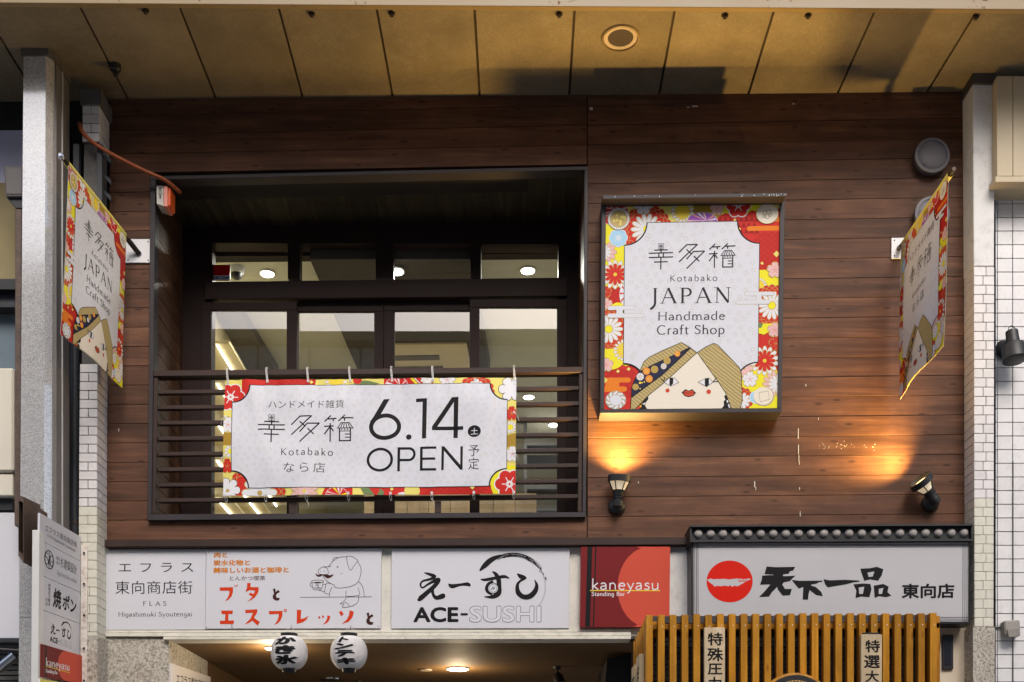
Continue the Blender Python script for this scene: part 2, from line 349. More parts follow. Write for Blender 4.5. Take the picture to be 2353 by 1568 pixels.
class Canvas:
    def __init__(s, x0, y0, x1, y1):
        s.r = (x0, y0, x1, y1); s.f = []; s.l = 0; s.tf = None; s.k = 0; s.flat = False
    def up(s): s.l += 1; return s
    def add(s, pts, col):
        if s.tf: pts = [s.tf(*p) for p in pts]
        pts = clip(pts, s.r)
        if len(pts) < 3: return
        if not s.flat: s.k = (s.k + 5) % 17
        lv = s.l + s.k * .05
        if len(pts) == 3: s.f.append((pts, col, lv)); return
        tri = geometry.tessellate_polygon([[Vector((p[0], p[1], 0)) for p in pts]])
        for t in tri: s.f.append(([pts[i] for i in t], col, lv))
    def poly(s, pts, col): s.l += 1; s.add(pts, col)
    def line(s, pts, w, col, closed=False, up=True, caps=False):
        if up: s.l += 1
        n = len(pts); L = []; Rr = []
        for i in range(n):
            a = pts[i - 1] if (closed or i) else pts[0]; b = pts[(i + 1) % n] if (closed or i < n - 1) else pts[-1]
            def un(p, q):
                d = math.hypot(q[0] - p[0], q[1] - p[1]) or 1; return ((q[0] - p[0]) / d, (q[1] - p[1]) / d)
            c = pts[i]
            d1 = un(a, c) if (a[0], a[1]) != (c[0], c[1]) else un(c, b); d2 = un(c, b) if (b[0], b[1]) != (c[0], c[1]) else d1
            nx, ny = -(d1[1] + d2[1]), d1[0] + d2[0]; ln = math.hypot(nx, ny)
            if ln < .3: nx, ny, ln = -d1[1] * 1.0, d1[0] * 1.0, 1.0; m = 1
            else: m = min(2.0, 2 / ln)
            ww = (c[2] if len(c) > 2 else w) / 2 * m
            L.append((c[0] + nx / ln * ww, c[1] + ny / ln * ww)); Rr.append((c[0] - nx / ln * ww, c[1] - ny / ln * ww))
        for i in range(n if closed else n - 1):
            j = (i + 1) % n; s.add([L[i], L[j], Rr[j], Rr[i]], col)
        if caps:
            for p in ((pts[0], pts[-1])): s.l += 1; s.add(circ(p[0], p[1], (p[2] if len(p) > 2 else w) / 2, n=10), col)
    def circle(s, x, y, rx, col, ry=None, n=28): s.poly(circ(x, y, rx, ry, n), col)
    def text(s, body, x0, y0, x1, y1, col, off=0.0, shear=0.0, spacing=1.0, rot=0):
        s.l += 1
        if off > .008:
            vs_, fs, a, b, c, d = glyphs(body, 0.0, shear, spacing); ex, ey = off * (x1 - x0) / (b - a), off * (y1 - y0) / (d - c)
            if rot: ex, ey = ey * 0 + off * (x1 - x0) / (d - c), off * (y1 - y0) / (b - a)
            for i in range(8):
                dx, dy = ex * math.cos(math.pi * i / 4), ey * math.sin(math.pi * i / 4)
                s.text(body, x0 + ex + dx, y0 + ey + dy, x1 - ex + dx, y1 - ey + dy, col, 0.0, shear, spacing, rot); s.l -= 1 - .1
            s.l = math.ceil(s.l); return
        vs_, fs, a, b, c, d = glyphs(body, off, shear, spacing)
        if rot == 90:     # read downwards
            mp = lambda p: (x1 - (p[1] - c) / (d - c) * (x1 - x0), y0 + (p[0] - a) / (b - a) * (y1 - y0))
        else: mp = lambda p: (x0 + (p[0] - a) / (b - a) * (x1 - x0), y0 + (p[1] - c) / (d - c) * (y1 - y0))
        for f in fs:
            pts = [mp(vs_[i]) for i in f]
            if s.tf: pts = [s.tf(*p) for p in pts]
            pts = clip(pts, s.r)
            if len(pts) >= 3: s.f.append((pts, col, s.l))
    def vtext(s, chars, x0, y0, x1, y1, col, off=0.0, gap=.12):
        n = len(chars); h = (y1 - y0) / n
        for i, ch in enumerate(chars): s.text(ch, x0, y0 + h * i, x1, y0 + h * (i + 1) - h * gap, col, off); s.l -= 1
        s.l += 1
    def build(s, name, parent, fn, nrm, dz=2.2e-5, base=.0006, grid=None, label=None):
        cols = []; bm = NB(); uvl = bm.loops.layers.uv.new('UVMap'); lay = bm.faces.layers.int.new('lv'); x0, y0, x1, y1 = s.r
        for pts, col, l in s.f:
            if col not in cols: cols.append(col)
            try: f = bm.faces.new([bm.verts.new((p[0], p[1], l)) for p in pts])
            except ValueError: continue
            f.material_index = cols.index(col); f.normal_update()
            if f.normal.z > 0: f.normal_flip()
        if grid:
            for ax, n in ((0, grid[0]), (1, grid[1])):
                for i in range(1, n):
                    co = [0, 0, 0]; no = [0, 0, 0]; co[ax] = lerp(s.r[ax], s.r[ax + 2], i / n); no[ax] = 1
                    bmesh.ops.bisect_plane(bm, geom=bm.verts[:] + bm.edges[:] + bm.faces[:], plane_co=co, plane_no=no, dist=1e-4)
            if grid is not None:
                cw, ch = (x1 - x0) / grid[0], (y1 - y0) / grid[1]; no = Vector((1 / cw, 1 / ch, 0)).normalized()
                for k in range(1, grid[0] + grid[1]):
                    bmesh.ops.bisect_plane(bm, geom=bm.verts[:] + bm.edges[:] + bm.faces[:], plane_co=(x0 + k * cw, y0, 0), plane_no=no, dist=1e-4)
        for f in bm.faces:
            for lp in f.loops: lp[uvl].uv = ((lp.vert.co.x - x0) / (y1 - y0), (lp.vert.co.y - y0) / (y1 - y0))
        for v in bm.verts:
            a = (v.co.x - x0) / (x1 - x0); b = (v.co.y - y0) / (y1 - y0); l = v.co.z
            v.co = fn(a, b) + nrm * (base + dz * l)
        return obj(name, bm, [ink(c) for c in cols], parent, label=label, recalc=False)
def quadmap(tl, tr, br, bl):
    return lambda a, b: (tl * (1 - a) + tr * a) * (1 - b) + (bl * (1 - a) + br * a) * b
def gridmap(fn, nx, ny):
    g = [[fn(i / nx, j / ny) for i in range(nx + 1)] for j in range(ny + 1)]
    def h(a, b):
        x, y = min(max(a, 0), .999999) * nx, min(max(b, 0), .999999) * ny; i, j = int(x), int(y); x -= i; y -= j
        if x + y <= 1: return g[j][i] + (g[j][i + 1] - g[j][i]) * x + (g[j + 1][i] - g[j][i]) * y
        return g[j + 1][i + 1] + (g[j + 1][i] - g[j + 1][i + 1]) * (1 - x) + (g[j][i + 1] - g[j + 1][i + 1]) * (1 - y)
    return h
def qn(tl, tr, br, bl):
    return (bl - tl).cross(tr - tl).normalized()       # towards the reader

# a small stroke alphabet: cap height 1, baseline 0, y up
def arc(cx, cy, rx, ry, a0, a1, n=14): return [(cx + rx * math.cos(R(lerp(a0, a1, i / n))), cy + ry * math.sin(R(lerp(a0, a1, i / n)))) for i in range(n + 1)]
X = .64
SK = {  # char: (advance, thick strokes, thin strokes, bowls, serifs[(x,y)])
 'H': (.86, [[(.14, 0), (.14, 1)], [(.72, 0), (.72, 1)]], [[(.14, .52), (.72, .52)]], [], [(.14, 0), (.14, 1), (.72, 0), (.72, 1)]),
 'J': (.40, [[(.26, 1), (.26, .0), (.22, -.16), (.12, -.30), (0, -.38)]], [], [], [(.26, 1)]),
 'A': (.86, [[(.40, 1), (.78, 0)]], [[(.08, 0), (.40, 1)], [(.2, .36), (.64, .36)]], [], [(.08, 0), (.78, 0)]),
 'P': (.68, [[(.15, 0), (.15, 1)]], [[(.15, .97), (.36, .97)], [(.15, .46), (.36, .46)]], [arc(.34, .715, .25, .255, 90, -90)], [(.15, 0), (.11, 1)]),
 'N': (.92, [[(.14, 1), (.76, 0)]], [[(.14, 0), (.14, 1)], [(.76, 0), (.76, 1)]], [], [(.14, 0), (.10, 1), (.76, 1)]),
 'C': (.82, [], [], [arc(.46, .5, .38, .5, 48, 312, 20)], []),
 'S': (.60, [], [], [[(.50, .82), (.42, .94), (.28, .98), (.13, .90), (.10, .74), (.20, .60), (.38, .48), (.50, .34), (.48, .14), (.32, .02), (.16, .04), (.06, .18)]], []),
 'K': (.72, [[(.14, 0), (.14, 1)], [(.22, .52), (.66, 0)]], [[(.14, .44), (.60, 1)]], [], [(.14, 0), (.14, 1)]),
 'F': (.62, [[(.15, 0), (.15, 1)]], [[(.15, .97), (.56, .97)], [(.15, .52), (.46, .52)]], [], [(.15, 0), (.11, 1)]),
 'L': (.62, [[(.15, 0), (.15, 1)]], [[(.15, .03), (.56, .03)]], [], [(.15, 1)]),
 'B': (.68, [[(.15, 0), (.15, 1)]], [[(.15, .97), (.34, .97)], [(.15, .52), (.36, .52)], [(.15, .03), (.36, .03)]], [arc(.33, .745, .2, .225, 90, -90), arc(.34, .275, .25, .245, 90, -90)], []),
 'a': (.54, [[(.42, .0), (.42, .44)]], [], [[(.42, .44), (.36, .60), (.22, X), (.08, .54)], [(.42, .36), (.22, .34), (.08, .24), (.08, .08), (.2, .0), (.34, .06), (.42, .16)]], []),
 'n': (.62, [[(.12, 0), (.12, X)], [(.48, 0), (.48, .42)]], [], [[(.12, .48), (.24, .62), (.38, .62), (.48, .42)]], [(.12, 0), (.48, 0)]),
 'm': (.96, [[(.12, 0), (.12, X)], [(.46, 0), (.46, .42)], [(.80, 0), (.80, .42)]], [], [[(.12, .48), (.24, .62), (.36, .62), (.46, .42)], [(.46, .48), (.58, .62), (.70, .62), (.80, .42)]], [(.12, 0), (.46, 0), (.80, 0)]),
 'd': (.62, [[(.48, 0), (.48, 1.06)]], [], [arc(.29, .31, .21, .32, 60, 300, 16)], []),
 'b': (.62, [[(.13, 0), (.13, 1.06)]], [], [arc(.32, .31, .21, .32, 120, -120, 16)], []),
 'e': (.56, [], [[(.08, .36), (.47, .36)]], [arc(.28, .31, .2, .32, 8, 320, 16)], []),
 'r': (.42, [[(.12, 0), (.12, X)]], [], [[(.12, .46), (.22, .62), (.36, .62)]], [(.12, 0)]),
 'f': (.38, [[(.15, 0), (.15, .85)]], [[(.02, .61), (.32, .61)]], [[(.15, .85), (.2, 1.02), (.38, 1.02)]], [(.15, 0)]),
 't': (.38, [[(.15, .12), (.15, .82)]], [[(.02, .61), (.34, .61)]], [[(.15, .12), (.2, .0), (.34, .05)]], []),
 'h': (.62, [[(.12, 0), (.12, 1.06)], [(.48, 0), (.48, .42)]], [], [[(.12, .48), (.24, .62), (.38, .62), (.48, .42)]], [(.12, 0), (.48, 0)]),
 'o': (.62, [], [], [arc(.31, .31, .24, .32, 0, 360, 22)], []),
 'p': (.62, [[(.13, -.34), (.13, X)]], [], [arc(.32, .31, .21, .32, 120, -120, 16)], [(.13, -.34)]),
 'i': (.26, [[(.13, 0), (.13, X)], [(.13, .83), (.13, .95)]], [], [], [(.13, 0)]),
 'l': (.26, [[(.13, 0), (.13, 1.06)]], [], [], [(.13, 0)]),
 'g': (.58, [[(.46, .6), (.46, -.14)]], [], [arc(.28, .33, .19, .30, 60, 300, 16), [(.46, -.14), (.38, -.32), (.2, -.34), (.08, -.26)]], []),
 's': (.46, [], [], [[(.38, .52), (.28, .64), (.14, .58), (.12, .44), (.26, .34), (.38, .24), (.36, .06), (.22, 0), (.07, .1)]], []),
 'u': (.62, [[(.12, .22), (.12, X)], [(.48, 0), (.48, X)]], [], [[(.12, .22), (.16, .04), (.30, 0), (.42, .08), (.48, .2)]], []),
 'k': (.56, [[(.12, 0), (.12, 1.06)], [(.18, .34), (.50, 0)]], [[(.12, .26), (.46, X)]], [], [(.12, 0)]),
 'y': (.54, [[(.06, X), (.28, .04)]], [[(.48, X), (.28, .04), (.18, -.24), (.06, -.34)]], [], []),
 ' ': (.34, [], [], [], []),
}
def stext(c, body, x0, base, x1, cap, col, W=.12, T=.045, serif=True, sp=.06, up=True):
    adv = sum(SK[ch][0] + sp for ch in body) - sp; kx = (x1 - x0) / adv; x = 0
    if up: c.l += 1
    for ch in body:
        a, th, tn, bw, sf = SK[ch]
        mp = lambda p: (x0 + (x + p[0]) * kx, base - p[1] * cap)
        for st in th: c.line([mp(p) for p in st], W * cap, col, up=False)
        for st in tn: c.line([mp(p) for p in st], T * cap, col, up=False)
        for st in bw:
            q = []
            for i, p in enumerate(st):
                a_, b_ = st[max(0, i - 1)], st[min(len(st) - 1, i + 1)]; d = math.hypot(b_[0] - a_[0], b_[1] - a_[1]) or 1
                vy = abs(b_[1] - a_[1]) / d; m = mp(p); q.append((m[0], m[1], (T + (W - T) * vy ** 1.5) * cap))
            c.line(q, 1, col, up=False)
        if serif:
            for p in sf: c.line([mp((p[0] - .12, p[1] if p[1] <= 0 else p[1] - .015)), mp((p[0] + .12, p[1] if p[1] <= 0 else p[1] - .015))], .035 * cap, col, up=False)
        x += a + sp
def petal(x, y, a, r0, r1, w, n=7, notch=0.0):
    ca, sa = math.cos(a), math.sin(a); pts = []
    prof = [(0, .25), (.25, .62), (.5, .88), (.72, 1), (.88, .85), (.97, .45)]
    for t, k in prof: pts.append((lerp(r0, r1, t), w * k))
    up = pts + [(lerp(r0, r1, 1 - notch), 0)] + [(p, -q) for p, q in pts[::-1]]
    return [(x + p * ca - q * sa, y + p * sa + q * ca) for p, q in up]
def flower(c, x, y, r, n, col, line='gold', cen='yellow', ri=.12, lw=.035, a0=0, notch=0, wf=.9):
    w = math.pi * r * .78 / n * wf; c.l += 1
    for i in range(n): c.add(petal(x, y, R(a0) + 2 * math.pi * i / n, 0, r, w), line)
    c.l += 1
    for i in range(n): c.add(petal(x, y, R(a0) + 2 * math.pi * i / n, r * ri, r * (1 - lw * 1.3), w - r * lw, notch=notch), col)
    if cen: c.circle(x, y, r * max(ri, .1) * 1.4, cen, n=16)
def scallops(c, x, y, r0, r1, n, col='red', line='gold', rings=3):
    for k in range(rings):
        rr = lerp(r1, r0, k / max(1, rings)); cr = math.pi * rr / n * 1.05; c.l += 1
        for i in range(n): a = 2 * math.pi * (i + k * .5) / n; c.add(circ(x + (rr - cr) * math.cos(a), y + (rr - cr) * math.sin(a), cr, n=12), line)
        c.l += 1
        for i in range(n): a = 2 * math.pi * (i + k * .5) / n; c.add(circ(x + (rr - cr) * math.cos(a), y + (rr - cr) * math.sin(a), cr * .85, n=12), col)
    c.circle(x, y, r0, col)
def chrys(c, x, y, r, inner='chr', outer='white', n=16, cen='ochre'):
    flower(c, x, y, r, n, outer, 'gold', None, .1, .03, a0=180 / n)
    flower(c, x, y, r * .74, n - 2, inner, 'gold', cen, .12, .03)
def sakura(c, x, y, r, col='pink', line='gold', a0=-90):
    c.l += 1
    for i in range(5): c.add(petal(x, y, R(a0) + 2 * math.pi * i / 5, 0, r, r * .42), line)
    c.l += 1
    for i in range(5): c.add(petal(x, y, R(a0) + 2 * math.pi * i / 5, 0, r * .95, r * .37, notch=.14), col)
    c.l += 1
    for i in range(5): a = R(a0) + 2 * math.pi * i / 5; c.line([(x, y), (x + r * .45 * math.cos(a), y + r * .45 * math.sin(a))], r * .035, 'red' if col != 'red' else 'gold', up=False)
    c.circle(x, y, r * .09, 'gold' if col == 'red' else 'salmon', n=10)
def plum(c, x, y, r, col='red', line='white', n=6, a0=0, cen='white'):
    c.l += 1
    for i in range(n): a = R(a0) + 2 * math.pi * i / n; c.add(circ(x + r * .56 * math.cos(a), y + r * .56 * math.sin(a), r * .44, n=18), line)
    c.l += 1
    for i in range(n): a = R(a0) + 2 * math.pi * i / n; c.add(circ(x + r * .56 * math.cos(a), y + r * .56 * math.sin(a), r * .37, n=18), col)
    c.l += 1
    for i in range(n): a = R(a0) + 2 * math.pi * i / n; c.line([(x + r * .1 * math.cos(a), y + r * .1 * math.sin(a)), (x + r * .5 * math.cos(a), y + r * .5 * math.sin(a))], r * .06, cen, up=False)
    c.circle(x, y, r * .13, cen, n=12); c.circle(x, y, r * .07, col, n=10)
def pill(x0, x1, y0, y1):
    r = (y1 - y0) / 2; return arc(x1 - r, y0 + r, r, r, -90, 90, 8) + arc(x0 + r, y0 + r, r, r, 90, 270, 8)
def kasumi(c, p1, p2, neck, col='panel', line='gold', lw=6):
    for e, cc in ((lw, line), (0, col)):
        c.l += 1
        for p in (p1, p2): c.add(pill(p[0] - e / 2, p[1] + e / 2, p[2] - e / 2, p[3] + e / 2), cc)
        c.l += 1; c.add([(neck[0] - e / 2, p1[3] - 8), (neck[1] + e / 2, p1[3] - 8), (neck[1] + e / 2 - 6, (p1[3] + p2[2]) / 2), (neck[1] + e / 2, p2[2] + 8), (neck[0] - e / 2, p2[2] + 8), (neck[0] - e / 2 + 6, (p1[3] + p2[2]) / 2)], cc)
def seigaiha(c, x0, y0, x1, y1, r, col='dred', bgc='red'):
    row = 0; y = y0
    while y < y1 + r:
        x = x0 + (r if row % 2 else 0)
        while x < x1 + r:
            for q in (1, .68, .36):
                c.line(arc(x, y, r * q, -r * q * .8, 0, 180, 8), r * .09, col, up=False)
            x += 2 * r
        y += r * .8; row += 1
def ball(c, x, y, rx, ry, cols, line='white', fx=.3, fy=-.1):
    c.circle(x, y, rx * 1.04, line, ry * 1.04); c.circle(x, y, rx, cols[0], ry)
    ox, oy = x + rx * fx, y + ry * fy; c.l += 1; n = 16
    for i in range(n):
        a = 2 * math.pi * i / n; ex, ey = x + rx * .97 * math.cos(a), y + ry * .97 * math.sin(a); a2 = a + .2
        ex2, ey2 = x + rx * .97 * math.cos(a2), y + ry * .97 * math.sin(a2)
        c.add([(ox, oy), (ex, ey), (ex2, ey2)], cols[1 + i % (len(cols) - 1)])
def notchpanel(x0, y0, x1, y1, r, rx=None, grow=0):
    q = r - grow; return (arc(x0 - grow, y0 - grow, q + grow * 0, q, 90, 0, 10)[::1] and
        [(x0 - grow + q * math.cos(R(a)), y0 - grow + q * math.sin(R(a))) for a in range(90, -1, -9)] +
        [(x1 + grow - q * math.cos(R(a)), y0 - grow + q * math.sin(R(a))) for a in range(0, 91, 9)] +
        [(x1 + grow - q * math.cos(R(a)), y1 + grow - q * math.sin(R(a))) for a in range(90, -1, -9)] +
        [(x0 - grow + q * math.cos(R(a)), y1 + grow - q * math.sin(R(a))) for a in range(0, 91, 9)])
def tinysakura(c, x0, y0, x1, y1, step, r, ok, col='faint', seed=3):
    rg = random.Random(seed); c.l += 1; j = 0; y = y0
    while y < y1:
        x = x0 + (step * .55 if j % 2 else 0)
        while x < x1:
            px, py = x + rg.uniform(-.25, .25) * step, y + rg.uniform(-.25, .25) * step
            if ok(px, py):
                b = rg.uniform(0, 72)
                for i in range(5):
                    a = R(b + 72 * i); ca, sa = math.cos(a), math.sin(a)
                    c.add([(px + p * ca - q * sa, py + p * sa + q * ca) for p, q in ((r * .32, 0), (r * .75, r * .24), (r * .95, r * .16), (r * .95, -r * .16), (r * .75, -r * .24))], col)
                qx, qy = px + step * .45, py - step * .3
                if ok(qx, qy): c.add([(qx, qy), (qx + r * .3, qy - r * .2), (qx + r * .2, qy + r * .25)], col)
            x += step
        y += step * .78; j += 1
def logo(c, f, col='charcoal', w=14.5):
    L = lambda *p, **k: c.line([f(*q) for q in p], w * k.get('w', 1) * f.k, col, up=False, closed=k.get('cl', False))
    c.l += 1
    for i in range(4):
        a = R(45 + 90 * i); x, y = 769 + 25 * math.cos(a), 672 + 25 * math.sin(a)
        c.line([f(*q) for q in circ(x, y, 17, n=10)], 5 * f.k, col, closed=True, up=False)
        c.line([f(769, 672), f(769 + 30 * math.cos(a), 672 + 30 * math.sin(a))], 5 * f.k, col, up=False)
    L((690, 717), (850, 714)); L((770, 700), (770, 750)); L((627, 752), (912, 748)); L((745, 750), (745, 802)); L((797, 750), (797, 802)); L((627, 803), (912, 798)); L((690, 856), (850, 853)); L((769, 802), (769, 945))
    L((980, 748), (1072, 657), (1200, 657)); L((1196, 657), (982, 858)); L((1068, 712), (1132, 772)); L((1070, 828), (1152, 738), (1284, 735)); L((1282, 735), (1072, 938)); L((1155, 792), (1222, 855))
    L((1337, 718), (1405, 652)); L((1372, 690), (1465, 684)); L((1430, 684), (1430, 716)); L((1485, 715), (1553, 650)); L((1520, 682), (1643, 679)); L((1550, 680), (1550, 712))
    L((1333, 770), (1435, 765)); L((1398, 735), (1398, 935)); L((1395, 775), (1335, 855)); L((1400, 778), (1434, 822))
    L((1515, 733), (1600, 733), (1640, 789), (1475, 789), cl=True, w=.7)
    for a, b in ((1532, 1508), (1548, 1540), (1567, 1575), (1585, 1607)): L((a, 735), (b, 787), w=.6)
    L((1497, 790), (1497, 925), (1613, 925), (1613, 790)); L((1497, 822), (1613, 822), w=.6); L((1555, 855), (1613, 855), w=.8); L((1555, 888), (1613, 888), w=.8)
    for x in (1522, 1552, 1582): L((x, 797), (x, 811), w=.9)
class Aff:
    def __init__(s, ax, bx, ay, by): s.ax, s.bx, s.ay, s.by = ax, bx, ay, by; s.k = ay
    def __call__(s, x, y): return (s.ax * x + s.bx, s.ay * y + s.by)
Q = 1235
def shop_art(kind):
    c = Canvas(120, 185, 2165, 2578)
    c.poly([(120, 185), (2165, 185), (2165, 2578), (120, 2578)], 'yellow')
    c.poly([(400, 185), (1500, 185), (1500, 420), (400, 420)], 'lyellow')
    c.poly([(1150, 185), (1480, 185), (1470, 420), (1120, 420)], 'dgold')
    c.poly([(1400, 420), (1440, 330), (1520, 290), (1580, 300), (1650, 330), (1720, 330), (1780, 300), (1830, 262), (1900, 275), (1960, 260), (2020, 200), (2165, 230), (2165, 960), (1700, 960), (1400, 460)], 'red')
    c.l += 1; seigaiha(c, 1900, 560, 2165, 950, 42)
    c.l += 1
    for i in range(8):
        for j in range(3):
            x, y = 1460 + i * 62 + (31 if j % 2 else 0), 330 + j * 70
            c.add([(x, y), (x + 31, y + 62), (x - 31, y + 62)], 'dred') if x < 1900 else None
    c.l += 1; c.add(pill(1775, 2300, 448, 502), 'orange'); c.add(pill(2010, 2300, 340, 400), 'orange')
    c.poly([(120, 1140), (360, 1140), (360, 1340), (120, 1340)], 'red')
    c.l += 1; seigaiha(c, 130, 1180, 360, 1320, 34)
    c.poly([(1915, 1690), (2165, 1690), (2165, 2160), (1915, 2160)], 'red')
    c.poly(circ(320, 2330, 330, 290), 'red') if False else c.poly([(120, 2110), (170, 2070), (230, 2085), (310, 2045), (370, 2070), (430, 2058), (560, 2130), (560, 2578), (120, 2578)], 'red')
    c.l += 1; seigaiha(c, 150, 2150, 470, 2420, 46)
    kasumi(c, (60, 430, 2205, 2262), (60, 385, 2310, 2370), (130, 300), 'orange', 'orange', 1)
    c.l += 1
    for x, y, r in ((2128, 777, 38), (1960, 883, 21), (278, 2130, 22), (404, 2105, 23), (125, 2235, 34), (1690, 480, 18), (1635, 372, 18)): c.add([(x, y - r), (x + r, y), (x, y + r), (x - r, y)], 'lyellow')
    # flowers
    ball(c, 190, 250, 190, 150, ['red', 'pink', 'white', 'red'])
    scallops(c, 600, 465, 200, 300, 22)
    flower(c, 560, 190, 110, 6, 'white', 'gold', 'gold')
    flower(c, 600, 465, 192, 14, 'white', 'gold', 'yellow', .16)
    chrys(c, 1018, 262, 142)
    ball(c, 1250, 385, 175, 105, ['purple', 'pink', 'purple', 'salmon', 'white'])
    sakura(c, 1422, 235, 85)
    c.poly(circ(1690, 210, 150, 105), 'yellow'); c.poly(circ(1900, 215, 110, 60), 'yellow'); c.poly(circ(2090, 200, 110, 60), 'lyellow')
    plum(c, 1672, 200, 155, 'red', 'white')
    plum(c, 268, 562, 112, 'blue', 'white', 8)
    flower(c, 130, 730, 125, 10, 'pink', 'gold', None); flower(c, 105, 730, 90, 10, 'white', 'gold', None)
    chrys(c, 235, 992, 178, 'red', 'white', 14)
    sakura(c, 125, 1195, 72, 'red'); sakura(c, 130, 1340, 78, 'pink')
    ball(c, 360, 1230, 70, 130, ['white', 'red', 'white'])
    c.circle(270, 1400, 78, 'yellow'); c.poly([(300, 1420), (345, 1405), (345, 1460), (310, 1450)], 'green')
    scallops(c, 165, 1635, 172, 250, 20)
    flower(c, 165, 1635, 172, 14, 'white', 'gold', None, .2); c.circle(165, 1635, 48, 'gold'); c.circle(165, 1635, 42, 'yellow')
    c.poly(circ(180, 1990, 170, 125), 'yellow'); chrys(c, 345, 1885, 130)
    sakura(c, 140, 2055, 88)
    sakura(c, 2110, 965, 98); chrys(c, 1925, 1150, 100)
    scallops(c, 2080, 1380, 172, 250, 20); flower(c, 2080, 1380, 172, 14, 'white', 'gold', None, .2); c.circle(2080, 1380, 48, 'gold'); c.circle(2080, 1380, 42, 'yellow')
    c.poly([(1915, 1590), (2165, 1590), (2165, 1680), (2060, 1680), (1990, 1720), (1915, 1700)], 'yellow'); c.poly([(1925, 1570), (1980, 1590), (1960, 1640), (1925, 1640)], 'green')
    sakura(c, 2118, 1665, 92); sakura(c, 2135, 1825, 90, 'red')
    c.poly([(1700, 2578), (1700, 2120), (1860, 2080), (2165, 2140), (2165, 2578)], 'yellow')
    flower(c, 1760, 2110, 130, 12, 'pink', 'gold', None)
    flower(c, 2140, 2295, 165, 14, 'pink', 'gold', None); flower(c, 2160, 2295, 115, 12, 'white', 'gold', None)
    scallops(c, 1745, 2470, 60, 140, 12); flower(c, 1745, 2490, 100, 10, 'white', 'gold', None)
    chrys(c, 2003, 2025, 178, 'red', 'white', 14); sakura(c, 1833, 2240, 98, 'white')
    plum(c, 1900, 2450, 75, 'blue', 'white', 8)
    # centre panel
    c.l += 4
    c.poly(notchpanel(345, 395, 1922, 2300, 265, grow=7), 'black'); c.poly(notchpanel(345, 395, 1922, 2300, 265), 'panel')
    def ok(x, y):
        if not (365 < x < 1900 and 420 < y < 2280): return False
        for ax, ay in ((345, 395), (1922, 395), (345, 2300), (1922, 2300)):
            if math.hypot(x - ax, y - ay) < 285: return False
        return not (y > 1850 and 500 < x < 1740)
    tinysakura(c, 350, 430, 1920, 2260, 118, 30, ok)
    # coin, knot disc, ring and clasp ornaments
    c.circle(270, 342, 130, 'silver'); c.l += 1
    for i in range(30): a = 2 * math.pi * i / 30; c.add(circ(270 + 114 * math.cos(a), 342 + 114 * math.sin(a), 11, n=8), 'white')
    c.circle(270, 342, 98, 'coin'); c.l += 1
    for i in range(14): a = i * 2.4; rr = 18 * math.sqrt(i + 1); c.add(circ(270 + rr * math.cos(a), 342 + rr * math.sin(a), 15, n=8), 'lyellow' if i % 2 else 'gold')
    if kind != 'flagx':
        c.circle(2012, 308, 132, 'gold', 120); c.circle(2012, 308, 127, 'cream', 115); c.l += 1
        for x, y, r in ((1985, 300, 26), (2030, 290, 28), (2010, 335, 30), (2045, 320, 22), (1975, 335, 20)): c.line(circ(x, y, r, n=12), 9, 'silver', closed=True, up=False)
    c.circle(255, 2472, 122, 'silver', 108); c.l += 1
    for i in range(10): a = 2 * math.pi * i / 10; c.line([(255 + 78 * math.cos(a), 2472 + 70 * math.sin(a)), (255 + 116 * math.cos(a + .45), 2472 + 103 * math.sin(a + .45))], 22, 'white', up=False)
    c.circle(255, 2472, 76, 'silver', 68); c.circle(255, 2472, 70, 'panel', 62)
    c.poly(circ(1997, 2442, 122, 112), 'silver'); c.poly(circ(1992, 2436, 115, 104), 'cream'); c.poly([(1935, 2395), (2050, 2375), (2070, 2480), (1955, 2510)], 'silver'); c.poly([(1942, 2402), (2046, 2383), (2064, 2474), (1960, 2502)], 'cream')
    # mist bands
    if kind == 'right':
        kasumi(c, (1770, 2160, 560, 600), (1700, 2060, 640, 680), (1880, 1980))
        kasumi(c, (150, 480, 1600, 1650), (148, 578, 1690, 1740), (250, 330))
    else:
        kasumi(c, (150, 478, 1365, 1412), (148, 578, 1455, 1504), (250, 330))
        kasumi(c, (1757, 2105, 1220, 1264), (1655, 2058, 1316, 1362), (1895, 1960))
    # lettering
    c.l += 4
    if kind == 'right':
        c.text('ハンドメイド雑貨', 560, 560, 1700, 690, 'charcoal', -.004)
        logo(c, Aff(.98, 30, .98, 190)); stext(c, 'Kotabako', 820, 1330, 1460, 85, 'charcoal', .11, .08, False, .16)
        c.text('なら店', 860, 1420, 1420, 1560, 'charcoal', -.004, 0, 1.5)
    else:
        logo(c, Aff(1, 0, 1, 0)); stext(c, 'Kotabako', 875, 1085, 1437, 74, 'charcoal', .12, .09, False, .18)
        stext(c, 'JAPAN', 650, 1340, 1602, 178, 'charcoal', .15, .06, True, .17)
        stext(c, 'Handmade', 735, Q + 304, 1535, 96, 'charcoal', .145, .075, True, .05); stext(c, 'Craft Shop', 728, Q + 470, 1532, 104, 'charcoal', .145, .075, True, .05)
    # woman with a straw hat
    H = lambda *p: [(x, y + Q) for x, y in p]
    c.poly(H((1205, 690), (1290, 800), (1450, 1000), (1560, 1170), (1600, 1345), (560, 1345), (640, 1190), (800, 1050)), 'skin')
    c.poly(H((520, 1345), (560, 1290), (600, 1220), (640, 1200), (635, 1235), (610, 1270), (600, 1300), (625, 1345)), 'black')
    c.poly(H((1500, 1345), (1530, 1310), (1525, 1265), (1545, 1240), (1530, 1200), (1560, 1180), (1620, 1345)), 'black')
    c.poly(H((1560, 1250), (1578, 1245), (1582, 1270), (1565, 1280)), 'white'); c.poly(H((1575, 1300), (1588, 1290), (1606, 1335), (1590, 1340)), 'white')
